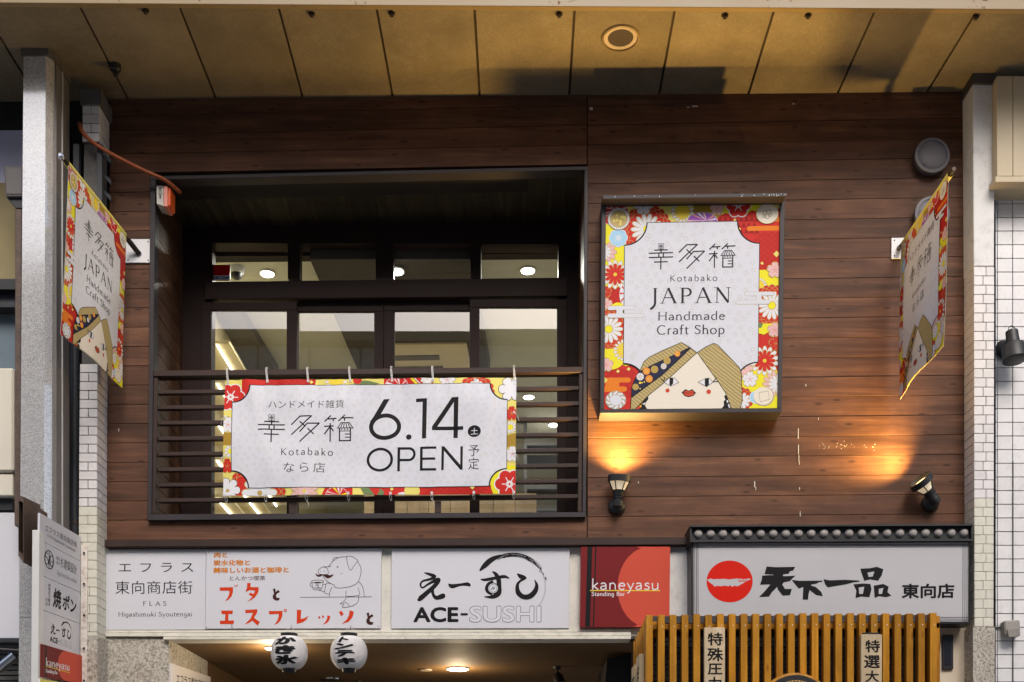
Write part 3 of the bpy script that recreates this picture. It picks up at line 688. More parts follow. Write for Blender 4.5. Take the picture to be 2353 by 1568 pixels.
    c.poly(H((570, 1285), (605, 1265), (600, 1285), (585, 1295)), 'white'); c.poly(H((530, 1310), (560, 1295), (555, 1320), (535, 1325)), 'ochre'); c.poly(H((480, 1345), (530, 1310), (560, 1325), (520, 1345)), 'lip')
    b1 = H((1020, 572), (1112, 624), (1000, 680), (700, 815), (538, 895), (585, 792), (650, 738), (800, 665))
    km = H((1128, 632), (1060, 700), (800, 945), (444, 1200), (445, 1090), (490, 975), (532, 905), (700, 825), (1000, 690))
    b2 = H((1132, 640), (1198, 690), (820, 1035), (640, 1180), (478, 1345), (433, 1345), (440, 1215), (800, 950), (1060, 705))
    hr = H((1215, 688), (1310, 625), (1400, 585), (1440, 600), (1480, 640), (1700, 868), (1725, 930), (1742, 1245), (1718, 1345), (1622, 1345), (1545, 1150), (1440, 1000), (1300, 810))
    for b in (b1, km, b2, hr): c.line(b, 16, 'black', closed=True)
    for b, cc in ((b1, 'straw'), (km, 'navy'), (b2, 'straw'), (hr, 'straw')): c.poly(b, cc)
    for x, y, r, cc in ((975, 700, 34, 'orange'), (855, 780, 42, 'gold'), (815, 845, 34, 'white'), (708, 880, 44, 'gold'), (613, 900, 44, 'orange'), (540, 965, 44, 'white'), (645, 990, 44, 'orange'), (487, 1085, 38, 'gold')):
        c.l += 1; c.add(clip(circ(x, y + Q, r, n=16), (0, 0, 3000, 3000)), cc); c.l += 1
        for i in range(9): a = 2 * math.pi * i / 9; c.line([(x + 8 * math.cos(a), y + Q + 8 * math.sin(a)), (x + r * .9 * math.cos(a), y + Q + r * .9 * math.sin(a))], 4, 'lyellow' if cc == 'orange' else 'dgold', up=False)
    c.line(H((1128, 632), (1060, 700), (800, 945), (444, 1200)), 12, 'black')
    for x, y, r in ((538, 1037, 14), (563, 1035, 9), (590, 1027, 9), (540, 1105, 8)): c.circle(x, y + Q, r, 'chr', n=8)
    # face
    for sx, pts, ir in ((0, ((828, 1035), (880, 985), (945, 985), (990, 1036), (900, 1076)), ((886, 980), (932, 988), (928, 1050), (900, 1078), (884, 1060))),
                        (1, ((1228, 1035), (1300, 1000), (1345, 990), (1395, 1035), (1320, 1085)), ((1300, 992), (1348, 992), (1350, 1070), (1315, 1088), (1302, 1070)))):
        c.line(H(*pts), 11, 'black', closed=True); c.poly(H(*pts), 'white'); c.poly(H(*ir), 'black')
    for p in (((828, 1035), (780, 990)), ((818, 1020), (828, 975)), ((840, 1015), (870, 982)), ((1395, 1035), (1440, 985)), ((1400, 1035), (1460, 1025))): c.line(H(*p), 10, 'black')
    c.poly(H((1028, 1155), (1075, 1115), (1115, 1135), (1150, 1115), (1200, 1160), (1165, 1195), (1115, 1208), (1065, 1195)), 'black')
    c.poly(H((1045, 1162), (1082, 1128), (1115, 1145), (1148, 1128), (1185, 1162), (1155, 1190), (1115, 1198), (1072, 1188)), 'lip'); c.line(H((1045, 1160), (1115, 1160), (1185, 1160)), 6, 'black')
    c.circle(863, 1130 + Q, 24, 'lip'); c.circle(1348, 1147 + Q, 27, 'lip')
    return c

# ================================================================== THE STREET
bm = NB(); box(bm, (-200, -200, -.05), (200, 200, 0)); tag(obj('street_ground', bm, asphalt), 'grey paved shopping street in front of the shops', None, kind='structure')
# opposite side, seen only as a reflection in the panes
ob = thing('opposite_building', (0, -10, 0), 'grey panelled building across the street, seen reflected in the shop windows', 'building')
bm = NB(); box(bm, (-11, -10.6, 0), (11, -10.03, 9.35)); obj('wall', bm, oppm, ob)
bm = NB(); box(bm, (-11, -10.2, 9.37), (11, -9.75, 9.52)); obj('eave', bm, creampaint, ob)
for i in range(22):
    bm = NB(); x = -8.9 + i * .81; box(bm, (x + .03, -10.02, 6.2), (x + .798, -9.98, 9.35)); obj('cladding_panel', bm, oppm, ob)

# ------------------------------------------------------------------ main building
B = thing('shop_building', (0, 0, 0), 'brown cedar clad shop building with a recessed balcony and sliding windows', 'building')
def pan(name, bm, mat, p=B, **k): return obj(name, bm, mat, p, **k)
# backing behind the planks (left, right, top, bottom of the opening)
def solid(cs, y0, y1, mat, name, p=B, bev=0, **k):
    bm = NB(); slab(bm, cs, y0, y1, bev); return obj(name, bm, mat, p, **k)
solid(rect(244, 200, 352, 1262), .03, .25, seal, 'wall_backing'); solid(rect(1345, 195, 2222, 1262), .03, .25, seal, 'wall_backing')
solid([(352, 200), (1345, 200), (1345, 393), (352, 416)], .0285, .25, seal, 'wall_backing'); solid(rect(352, 1196, 1345, 1262), .03, .25, seal, 'wall_backing')
def seam(n, u):      # plank seams, left and right measured
    l = 1195.6 - 44.33 * n; r = 1183.2 - 45.29 * n
    return l + (r - l) * (u - 300) / 1600
def edgeL(v): return 254 + (242 - 254) * (v - 228) / 1015
for n in range(-1, 22):
    for (ua, ub) in ((None, 1348.5), (1350.5, 2217)):
        def vt(u): return max(seam(n + 1, u), 200) if n < 21 else 200
        def vb(u): return seam(n, u) if n >= 0 else (1243 - (u - 242) * .005)
        vm = (vt(900) + vb(900)) / 2
        segs = []
        if ua is None:
            if 394 < seam(n, 850) and n >= 0 and seam(n + 1, 850) > 380: segs = [(edgeL(vm), 345)]
            elif n >= 0 and seam(n, 850) > 400: segs = [(edgeL(vm), 345)]
            else: segs = [(edgeL(vm), ub)]
            if n == -1 or seam(n, 850) < 395: segs = [(edgeL(vm), ub)]
        else: segs = [(ua, ub)]
        for a, b in segs:
            g = .55
            top = [(a, vt(a) + g), (b, vt(b) + g)]; bot = [(b, vb(b) - g), (a, vb(a) - g)]
            if b > 1300 and a < 400 and n >= 0:      # rows above the opening stop at the balcony frame
                lim = lambda u: 404 - (u - 350) * .0215
                bot = [(b, min(bot[0][1], lim(b))), (a, min(bot[1][1], lim(a)) if seam(n, a) > 430 else bot[1][1])]
                if top[0][1] > bot[1][1] - 3: continue
            if n == 21 and top[0][1] > bot[1][1] - 2: continue
            bm = NB(); slab(bm, top + bot, random.uniform(-.0012, .0012), .028, .0008); pan('plank', bm, plankm)
# upper left strip piece beside the frame top
bm = NB(); slab(bm, [(252, 384), (345, 383), (345, 396), (252, 397)], .001, .028); pan('plank', bm, plankm)
# corner trim, ledge beam below
solid([(241, 1240), (1587, 1234), (1587, 1252.5), (241, 1257.5)], -.06, .2, darkbrown, 'ledge_beam', bev=.004)
solid([(244, 1257), (1587, 1252.5), (1587, 1263), (244, 1266)], -.005, .2, creamtrim, 'ledge_underlay')
bm = NB(); rg = random.Random(11)
for (u, v, w, h) in ((1833.6, 985, 1.6, 24), (1834, 1022, 1.6, 22), (1835, 1046, 1.5, 14), (1836, 1060, 1.6, 8), (1836.5, 1120, 1.6, 6), (1838, 1175, 1.6, 12), (1733, 1106, 2.4, 14), (1736, 1119, 1.5, 8), (1851, 883, 1.6, 5), (1880, 960, 1.4, 5), (1466, 1107, 2, 4), (272, 985, 1.5, 7), (1355, 247, 7, 6), (1590, 243, 14, 3), (1578, 246, 6, 2), (1821, 238, 5, 2)):
    slab(bm, rect(u, v, u + w, v + h), -.0022, -.0016)
for i in range(26): u, v = rg.uniform(1880, 2010), rg.gauss(1026, 6); slab(bm, rect(u, v, u + rg.uniform(.8, 2.2), v + rg.uniform(.8, 2)), -.0022, -.0016)
obj('drip_marks', bm, M('droppings', (.55, .52, .46), .8), B, kind='stuff')
# balcony opening frame
for cs in ([(345, 405), (1352, 382), (1352, 390.5), (345, 413.5)], [(345, 413.5), (357.5, 413.3), (348, 1182), (339, 1182)], [(1343, 390.7), (1352, 390.5), (1346.5, 1177), (1338.5, 1177)], [(339, 1182), (1346.5, 1177), (1346, 1188.5), (338.5, 1196)]):
    solid(cs, -.035, .05, bluebrown, 'balcony_frame', bev=.002)
# recess: side walls, ceiling, floor
RY = .62
def yb(p, y): return Vector((p.x, y, p.z))
lt, lb, rt, rb = P(356, 400), P(350, 1200), P(1342, 380), P(1342, 1200)
for i in range(18):
    t0, t1 = i / 18, (i + 1) / 18; a, b = lt.lerp(lb, t0), lt.lerp(lb, t1); g = Vector((0, 0, .0025))
    bm = NB(); hexa(bm, [yb(a - g, .052), yb(a - g, RY), yb(b + g, RY), yb(b + g, .052)], [yb(a - g, .052) - Vector((.03, 0, 0)), yb(a - g, RY) - Vector((.03, 0, 0)), yb(b + g, RY) - Vector((.03, 0, 0)), yb(b + g, .052) - Vector((.03, 0, 0))])
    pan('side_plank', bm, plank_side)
    a, b = rt.lerp(rb, t0), rt.lerp(rb, t1)
    bm = NB(); hexa(bm, [yb(a - g, .052), yb(a - g, RY), yb(b + g, RY), yb(b + g, .052)], [yb(a - g, .052) + Vector((.03, 0, 0)), yb(a - g, RY) + Vector((.03, 0, 0)), yb(b + g, RY) + Vector((.03, 0, 0)), yb(b + g, .052) + Vector((.03, 0, 0))])
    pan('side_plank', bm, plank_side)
N = 14
for i in range(N):
    a, b = lt.lerp(rt, i / N), lt.lerp(rt, (i + 1) / N); g = Vector((.0015, 0, 0)); h = Vector((0, 0, .03)); dn = Vector((0, 0, -.02))
    bm = NB(); hexa(bm, [yb(a + g + dn, .052), yb(b - g + dn, .052), yb(b - g + dn, RY), yb(a + g + dn, RY)], [yb(a + g + h, .052), yb(b - g + h, .052), yb(b - g + h, RY), yb(a + g + h, RY)])
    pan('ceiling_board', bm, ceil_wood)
bm = NB(); box(bm, (lt.x - .2, .05, lt.z + .05), (rt.x + .2, RY, lt.z + .15)); pan('recess_backing', bm, seal)
bm = NB(); box(bm, (lt.x - .1, .05, P(0, 1205).z - .08), (rt.x + .1, RY + .1, P(0, 1190).z - .03)); pan('balcony_floor', bm, darkbrown)
# railing
RL = obj('railing', (lambda bm: (slab(bm, [(352, 851.5), (1341, 842.5), (1341, 856), (352, 865)], -.03, .045, .003), bm)[1])(NB()), darkbrown, B)
def sub(name, cs, y0, y1, mat, p, bev=0):
    bm = NB(); slab(bm, cs, y0, y1, bev); return obj(name, bm, mat, p)
sub('post', [(352, 865), (363, 865), (357, 1181), (346, 1181)], -.02, .03, darkbrown, RL, .002)
sub('post', [(1331, 856), (1339.5, 856), (1337, 1177), (1328, 1177)], -.02, .03, darkbrown, RL, .002)
sub('post', rect(664, 1156, 681, 1180), 0, .04, darkbrown, RL); sub('post', rect(999, 1152, 1013, 1178), 0, .04, darkbrown, RL)
for v in (876, 896.5, 932, 967.5, 1003.5, 1039, 1074.5, 1110, 1145.5):
    if v == 876: sub('slat', [(364, v - 8), (1330, v - 17), (1330, v - 13), (364, v - 4)], .01, .035, darkbrown, RL); continue
    sub('slat', [(363, v), (1331, v - 9.5), (1331, v - 1), (363, v + 8.5)], -.008, .03, darkbrown, RL, .0015)
# window wall
W = obj('window', (lambda bm: (slab(bm, [(412, 505), (1334, 495), (1334, 562), (412, 558)], RY - .02, RY + .1), bm)[1])(NB()), windowbrown, B)
def wf(cs, y0=RY, y1=RY + .09): return sub('frame', cs, y0, y1, windowbrown, W, .002)
wf([(412, 558), (488, 557), (485, 1230), (410, 1230)]); wf([(1283, 552), (1334, 552), (1334, 1230), (1280, 1230)])
for a, b, t in ((661, 689, 556), (863, 904.5, 555), (1080.7, 1105.5, 553)): wf(rect(a, t, b, 640))
wf([(470, 648), (1303, 638), (1303, 680), (470, 688)], RY - .035, RY + .09)
for (a, b, t, bo, y) in ((488, 661, 557, 647, .66), (689, 863, 556, 648, .66), (904.5, 1080.7, 555, 646, .66), (1105.5, 1283, 553, 640, .66)):
    sub('pane', rect(a - 3, t - 4, b + 3, bo + 4), y, y + .006, glass, W)
# sliding sashes: outer frame pieces + pane
for (a, ga, gb, b, top, gt, y) in ((464, 485, 658.6, 682, 695, 712.6, RY - .02), (683, 685, 859.6, 881, 694, 716, RY + .02), (882, 906.6, 1079, 1081, 693, 713.7, RY + .02), (1079, 1101.8, 1280, 1303, 688, 706, RY - .02)):
    sub('sash', [(a, top), (b, top), (b, gt), (a, gt)], y, y + .035, windowbrown, W, .002)
    sub('sash', [(a, gt), (ga, gt), (ga, 1230), (a, 1230)], y, y + .035, windowbrown, W, .002)
    sub('sash', [(gb, gt), (b, gt), (b, 1230), (gb, 1230)], y, y + .035, windowbrown, W, .002)
    sub('pane', rect(ga - 2, gt - 2, gb + 2, 1230), y + .015, y + .021, glass, W)
bm = NB(); slab(bm, rect(470, 590, 1303, 594, -.011), RY + .14, RY + .2); obj('blind_box', bm, seal, B)
solid([(486, 559), (1283, 553), (1283, 583), (486, 590)], RY + .12, RY + .2, windowbrown, 'head_rail')
# ------------------------------------------------------------------ room behind the windows
ZC, ZF = 5.63, 3.42
def IC(u, v, z=ZC - .001):
    k = (z - EZ) / (S * (CY - v)); return P(u, v, D * k - D)
bm = NB(); box(bm, (-2.6, .85, ZC), (1.2, 7.2, ZC + .1)); tag(obj('room_ceiling', bm, interiorw), 'cream ceiling of the lit room upstairs', None, kind='structure')
bm = NB(); box(bm, (-2.35, .72, ZF), (-2.25, 7.2, ZC)); tag(obj('room_wall_left', bm, warmboard), 'warm lit left wall of the upstairs room', None, kind='structure')
bm = NB(); box(bm, (1.05, .72, ZF), (1.15, 7.2, ZC)); tag(obj('room_wall_right', bm, interiorw), 'cream right wall of the upstairs room', None, kind='structure')
bm = NB(); box(bm, (-2.35, 7.1, ZF), (1.15, 7.2, ZC)); tag(obj('room_wall_back', bm, interiorw), 'cream back wall of the upstairs room', None, kind='structure')
bm = NB(); box(bm, (-2.6, .72, ZF - .1), (1.2, 7.2, ZF)); tag(obj('room_floor', bm, M('light_oak_floor', (.5, .42, .30), .5)), 'brown floor of the upstairs room', None, kind='structure')
# dark dropped ceiling between the two cream areas
dc = thing('ceiling_bulkhead', IC(900, 700), 'dark dropped ceiling panel seen through the middle window panes', 'ceiling panel')
q = [IC(712, 596, ZC - .12), IC(1082, 596, ZC - .12), IC(1126, 860, ZC - .12), IC(828, 865, ZC - .12)]
bm = NB(); hexa(bm, q, [p + Vector((0, 0, .118)) for p in q]); obj('bulkhead_panel', bm, interiord, dc)
q = [IC(440, 690, ZC - .08), IC(538, 700, ZC - .08), IC(640, 862, ZC - .08), IC(480, 862, ZC - .08)]
tb = thing('ceiling_beam', IC(500, 750), 'grey slanting ceiling beam behind the leftmost sliding window', 'beam')
bm = NB(); hexa(bm, q, [p + Vector((0, 0, .078)) for p in q]); obj('beam_panel', bm, M('grey_beam', (.13, .115, .095), .8), tb)
# ceiling air conditioner
ac = thing('ceiling_air_conditioner', IC(985, 830), 'beige cassette air conditioner with a grille in the ceiling behind the third window', 'air conditioner')
zc = ZC - .14
q = [IC(862, 794, zc), IC(1072, 791, zc), IC(1092, 900, zc), IC(880, 905, zc)]
bm = NB(); hexa(bm, q, [p + Vector((0, 0, .016)) for p in q]); obj('housing', bm, acm, ac)
fq = quadmap(*q)
bm = NB()
for i in range(30):
    a0 = .08 + i * .021; hexa(bm, [fq(a0, .42) - Vector((0, 0, .012)), fq(a0 + .011, .42) - Vector((0, 0, .012)), fq(a0 + .011, 1.) - Vector((0, 0, .012)), fq(a0, 1.) - Vector((0, 0, .012))], [fq(a0, .42), fq(a0 + .011, .42), fq(a0 + .011, 1.), fq(a0, 1.)])
obj('grille', bm, MATS['grey_beam'], ac)
bm = NB(); hexa(bm, [fq(.08, .2) - Vector((0, 0, .01)), fq(.68, .2) - Vector((0, 0, .01)), fq(.68, .28) - Vector((0, 0, .01)), fq(.08, .28) - Vector((0, 0, .01))], [fq(.08, .2), fq(.68, .2), fq(.68, .28), fq(.08, .28)]); obj('air_outlet', bm, MATS['grey_beam'], ac)
# ceiling downlights (lit)
for (u, v, lab) in ((614, 627, 'lit ceiling downlight beside the red window sticker'), (911, 622, 'lit ceiling downlight at the left edge of the third upper pane'), (1213, 620, 'lit ceiling downlight in the fourth upper pane'), (1215, 911, 'lit ceiling downlight just below the railing at the right'), (1272, 975, 'small bright ceiling lamp low in the right window')):
    z = ZC - .003 if u != 911 else ZC - .13
    p = IC(u, v, z); t = thing('ceiling_downlight', p, lab, 'light', 'ceiling downlights upstairs')
    bm = NB(); lathe(bm, p - Vector((0, 0, .004)), (0, 0, 1), [(-.006, .054), (.004, .056)], 24); obj('trim_ring', bm, steelplate, t)
    bm = NB(); lathe(bm, p - Vector((0, 0, .012)), (0, 0, 1), [(-.002, .046), (0, .047)], 24); obj('lens', bm, downem, t)
    L = bpy.data.lights.new('downlight_bulb', 'AREA'); L.shape = 'DISK'; L.size = .09; L.energy = 13; L.color = (1, .96, .88)
    lo = bpy.data.objects.new('downlight_bulb', L); link(lo, t); lo.location = (0, 0, -.03)
# dome security camera
p = IC(544, 617); sc = thing('dome_camera', p, 'white dome security camera behind the top left pane', 'camera')
bm = NB(); lathe(bm, p, (0, 0, -1), [(0, .062), (.02, .06), (.04, .045)], 20); obj('base', bm, steelplate, sc, True)
bm = NB(); lathe(bm, p - Vector((0, 0, .04)), (0, 0, -1), [(0, .042), (.02, .038), (.036, .022), (.042, .003)], 20); obj('dome', bm, blackp, sc, True)
# shelf with led strips on the left wall
sh = thing('lit_display_shelf', (-2.2, 2.5, 3.5), 'display shelf with glowing strip lights along the left wall inside', 'shelf')
for z, yend in ((5.10, 3.2), (4.82, 3.2), (4.54, 3.2), (4.27, 3.0), (4.0, 2.6)):
    bm = NB(); box(bm, (-2.24, 1.1, z + .012), (-2.02, yend, z + .03)); obj('shelf_board', bm, warmboard, sh)
    bm = NB(); box(bm, (-2.115, 1.1, z - .004), (-2.105, yend, z + .004)); obj('led_strip', bm, ledem, sh)
# counter, right shelf
ct = thing('wooden_counter', (-.4, 3, ZF), 'pale wooden counter front seen below the banner', 'counter')
for i in range(8):
    x = -1.3 + i * .19; bm = NB(); box(bm, (x, 3.0, ZF), (x + .185, 3.06, 4.6)); obj('board', bm, peach, ct)
dsf = thing('dark_shelf_rack', (.6, 4, ZF), 'dark shelf rack behind the railing at the right window', 'shelf rack')
bm = NB(); slab(bm, rect(1203, 930, 1211, 1290), 4, 4.2); obj('upright', bm, interiord, dsf)
for v, h in ((933, 12), (1008, 16), (1042, 4), (1112, 12), (1160, 14)):
    bm = NB(); slab(bm, rect(1211, v, 1284, v + h), 4, 4.3); obj('shelf', bm, interiord, dsf)

# ------------------------------------------------------------------ canopy
CA = thing('canopy', (0, -.4, 6.2), 'tan panelled canopy soffit above the shopfront', 'canopy')
def UP(p, d): return p + Vector((0, 0, d))
jb = [-330, -115, 88, 293, 495, 695, 902, 1102, 1308, 1515, 1720, 1925, 2130, 2335, 2540]
jf = [-500, -272, -45, 183, 412, 640, 865, 1090, 1320, 1550, 1778, 2010, 2243, 2475, 2710]
fv = lambda u: 15 + (u / 2353) * 15
bvv = lambda u: 230.2 - .00866 * u
for i in range(len(jb) - 1):
    fr = [(jf[i] + 3.0, fv(jf[i])), (jf[i + 1] - 3.0, fv(jf[i + 1]))]; bk = [(jb[i + 1] - 2.7, bvv(jb[i + 1]) + .0), (jb[i] + 2.7, bvv(jb[i]))]
    q = [C(*fr[0]), C(*fr[1]), C(*bk[0]), C(*bk[1])]; q[2] = q[2] + Vector((0, .02, 0)); q[3] = q[3] + Vector((0, .02, 0))
    dzz = random.uniform(-.001, .001)
    bm = NB(); hexa(bm, [UP(p, dzz) for p in q], [UP(p, .012) for p in q], .001); obj('soffit_panel', bm, soffm, CA)
q = [C(-500, fv(-500)), C(2710, fv(2710)), C(2540, 208), C(-330, 233)]; q[2] += Vector((0, .02, 0)); q[3] += Vector((0, .02, 0))
bm = NB(); hexa(bm, [UP(p, .013) for p in q], [UP(p, .12) for p in q]); obj('soffit_backing', bm, M('joint_stain', (.05, .035, .02), .9), CA)  # dark brown stain of the joints, seen between the panels
a, b = C(-500, fv(-500)), C(2710, fv(2710)); o = Vector((0, -.035, 0))
bm = NB(); hexa(bm, [UP(a + o, .05), UP(b + o, .052), UP(b + o, -.006), UP(a + o, -.006)], [UP(a, .05), UP(b, .052), UP(b, -.006), UP(a, -.006)], .003); obj('gutter', bm, creampaint, CA)
bm = NB(); o2 = Vector((0, -.02, 0)); hexa(bm, [UP(a + o2, .45), UP(b + o2, .45), UP(b + o2, .055), UP(a + o2, .055)], [UP(a, .45), UP(b, .45), UP(b, .055), UP(a, .055)]); obj('roof_sheet', bm, whitesheet, CA)
for u in (-20, 805, 1286, 1771, 2258):
    p = C(u, fv(u)) + Vector((0, -.04, 0)); bm = NB(); box(bm, (p.x - .014, p.y, p.z + .046), (p.x + .014, p.y + .02, p.z + .4)); obj('mullion', bm, creampaint, CA)
bm = NB(); box(bm, (-6, -.6, 6.35), (7, .6, 6.45)); obj('roof_deck', bm, seal, CA)
for u, v in ((334, 22), (716, 29), (900, 28), (1285, 30), (1666, 33), (1857, 33), (2243, 36)):
    p = C(u, v); bm = NB(); box(bm, (p.x - .010, p.y - .012, p.z - .022), (p.x + .010, p.y + .012, p.z + .001), .002); box(bm, (p.x - .018, p.y - .004, p.z - .008), (p.x + .018, p.y + .014, p.z + .001)); obj('clip', bm, darksteel, CA)
bm = NB(); rg = random.Random(8)
for i in range(34):
    u = rg.choice((805, 1286, 1771, 2258, 260, 500)) + rg.gauss(0, 26); p = C(u, fv(u)) + Vector((0, -.0358, rg.uniform(.0, .044))); w = rg.uniform(.001, .004); h = rg.uniform(.002, .02)
    box(bm, (p.x - w, p.y, p.z - h / 2), (p.x + w, p.y + .0006, min(p.z + h / 2, C(u, fv(u)).z + .048)))
obj('rust_stains', bm, M('rust', (.16, .07, .02), .9, .3), CA, kind='stuff')
# round ceiling vent
p = C(1426, 86); cv = thing('round_ceiling_vent', p, 'round cream ceiling vent with a dark centre, set in the canopy', 'vent')
bm = NB(); lathe(bm, p, (0, 0, -1), [(-.001, .113), (.012, .108), (.015, .100), (.004, .097)], 40, False, False); obj('trim_ring', bm, creampaint, cv, True)
bm = NB(); lathe(bm, p, (0, 0, -1), [(.001, .098), (.006, .096), (.005, .074), (.0015, .073)], 40, False, False); obj('inner_ring', bm, M('vent_beige', (.45, .36, .28), .5), cv, True)
bm = NB(); lathe(bm, p, (0, 0, -1), [(.0, .0745), (.003, .0735)], 40); obj('louvre', bm, M('vent_dark', (.05, .035, .028), .7), cv)
# small dark sensor
p = C(265, 150); sn = thing('ceiling_sensor', p, 'small dark sensor hanging from the canopy near the left pillar', 'sensor')
bm = NB(); lathe(bm, p, (0, 0, -1), [(0, .034), (.03, .032), (.04, .022)], 18); obj('housing', bm, blackp, sn, True)
bm = NB(); lathe(bm, p + Vector((.004, -.006, -.04)), (0, -.2, -1), [(0, .016), (.03, .014)], 14); obj('eye', bm, blackp, sn, True)

# ------------------------------------------------------------------ left front pillar
pl = thing('granite_pillar', P(80, 1900, -.35), 'square mottled granite pillar at the left, standing clear of the wall', 'pillar')
def prism(name, pts_top, pts_bot, mat, parent, bev=0):      # pts: list of (world xy) polygons
    bm = NB(); vt_ = [bm.verts.new(p) for p in pts_top]; vb_ = [bm.verts.new(p) for p in pts_bot]; n = len(vt_)
    bm.faces.new(vt_); bm.faces.new(vb_[::-1])
    for i in range(n): bm.faces.new((vt_[i], vb_[i], vb_[(i + 1) % n], vt_[(i + 1) % n]))
    return obj(name, bm, mat, parent)
ztop = 6.2
def colpts(z, y0, y1, du):
    v = CY - (z - EZ) / (S * (D + y0) / D)
    uu = lambda u0, u1: u0 + (u1 - u0) * (v - 150) / 1410
    a = P(uu(54, 43), v, y0); b = P(uu(105, 99), v, y0); c_ = P(uu(119, 115), v, y0)
    bx = b.x; dx = c_.x - b.x
    return [Vector((a.x, y0, z)), Vector((bx, y0, z)), Vector((bx + dx * .8, y0 + .035, z)), Vector((bx + dx * .8, y1, z)), Vector((a.x, y1, z))]
for z0, z1 in ((0, 2.86), (2.863, 6.12)):
    prism('stone_block', colpts(z1, -.46, -.2, 0), colpts(z0, -.46, -.2, 0), graniteg, pl)
c0 = colpts(6.19, -.47, -.19, 0); prism('capital', [p + Vector((-.015 if i in (0, 4) else .015, 0, 0)) for i, p in enumerate(c0)], [p + Vector((-.015 if i in (0, 4) else .015, 0, -.07)) for i, p in enumerate(c0)], M('capital_brown', (.10, .085, .07), .7), pl)
# grey metal side panel with a bright edge strip
x0 = colpts(3, -.46, -.2, 0)[2].x
for nm, xa, xb, ya, yb_, m_ in (('side_panel', x0 + .002, x0 + .02, -.40, -.20, M('grey_metal_cladding', (.135, .125, .12), .5)), ('edge_strip', x0 + .021, x0 + .027, -.325, -.315, M('pale_edge', (.5, .49, .47), .4))):
    bm = NB(); box(bm, (xa, ya, 0), (xb, yb_, 6.12)); obj(nm, bm, m_, pl)

# ------------------------------------------------------------------ tiled pilasters
def tiled(name, label, side, u_corner, u_edge, u_out, yf, rows, top_v, cfg, parent=None):
    """side=+1: return face on the right of the corner (towards the centre of the view); -1: on the left"""
    pass
def brickwork(par, front, ret, v0, v1, pitch, yf, yback, mat, gm, off=0, g=1.3, depth=.009):
    """front(v)->(ua,ub) facade units at depth yf; ret(v)-> x world of the return face edge (front corner side); rows from v0 down to v1"""
    v = v0; r = off
    while v < v1 - 2:
        vb_ = min(v + pitch, v1); a, b = front((v + vb_) / 2)
        cuts = [a, (a + b) / 2, b] if r % 2 == 0 else [a, b]
        if abs(b - a) > 42: cuts = [a, a + (b - a) * (.45 if r % 2 else .6), b]
        for c0_, c1_ in zip(cuts[:-1], cuts[1:]):
            bm = NB(); slab(bm, rect(c0_ + (g / 2 if c0_ > a else 0), v + g / 2, c1_ - (g / 2 if c1_ < b else 0), vb_ - g / 2), yf - random.uniform(0, .0012), yf + depth, .0012); obj('tile', bm, mat, par)
        cu, sgn = ret(a, b); pc = P(cu, v, yf); zt = P(cu, v + g / 2, yf).z; zb = P(cu, vb_ - g / 2, yf).z
        ys = [yf + depth + .002, yf + (.06 if r % 2 else .11), yback]
        for y0_, y1_ in zip(ys[:-1], ys[1:]):
            e = .0016; x0_, x1_ = pc.x + sgn * .0, pc.x - sgn * depth
            bm = NB(); box(bm, (x0_, y0_ + e, zb), (x1_, y1_ - e, zt), .001); obj('tile', bm, mat, par)
        v = vb_; r += 1
lf = lambda v: (190 + (182 - 190) * (v - 240) / 800 if v < 1040 else 182 - (v - 1040) * .005, 228.5 + (222.5 - 228.5) * (v - 240) / 800 if v < 1040 else 222.5)
TL_ = thing('tiled_pilaster', P(210, 1900, -.1), 'narrow brick tiled pilaster at the left end of the wooden front', 'pilaster')
def core(par, front, v0, v1, yf, yback, mat, inset=.008):
    bm = NB(); a0, b0 = front(v0); a1, b1 = front(v1); q = [P(a0, v0, yf) + Vector((inset, inset, 0)), P(b0, v0, yf) + Vector((-inset, inset, 0)), P(b1, v1, yf) + Vector((-inset, inset, 0)), P(a1, v1, yf) + Vector((inset, inset, 0))]
    hexa(bm, q, [Vector((p.x, yback, p.z)) for p in q]); return obj('core', bm, mat, par)
core(TL_, lf, 212, 326, -.18, -.002, grout); core(TL_, lf, 326, 835, -.165, -.002, greyplaster); core(TL_, lf, 835, 1164, -.18, -.002, grout); core(TL_, lf, 1164, 1462, -.18, -.002, groutcream); 
rr_ = lambda a, b: (b, 1)
brickwork(TL_, lf, rr_, 241, 326, 21.3, -.18, -.002, tilewhite, grout, 0, 1.8)
brickwork(TL_, lf, rr_, 836, 1164, 20.55, -.18, -.002, tilewhite, grout, 1, 1.8)
brickwork(TL_, lf, rr_, 1164, 1462, 20.6, -.18, -.002, tilecream, groutcream, 1, 1.0)
bm = NB(); slab(bm, rect(184, 205, 232, 239), -.20, .0); obj('cap_block', bm, greyplaster, TL_)
bm = NB(); slab(bm, [(181, 1462), (224, 1462), (224, 2520), (181, 2520)], -.19, .0); obj('stone_base', bm, stonem, TL_)
# brackets on the stripped part of the pilaster
br = thing('dark_wall_bracket', P(200, 420, -.1), 'dark metal bracket rails fixed to the bare concrete behind the left flag', 'bracket')
for cs in (rect(168, 331, 181, 560), rect(223, 331, 234, 560)): bm = NB(); slab(bm, cs, -.20, -.17); obj('rail', bm, M('bracket_grey', (.04, .043, .05), .6), br)
for v in (345, 392, 430, 470): bm = NB(); slab(bm, [(235, v), (255, v + 22), (255, v + 32), (235, v + 12)], -.12, -.1); obj('arm', bm, MATS['bracket_grey'], br)
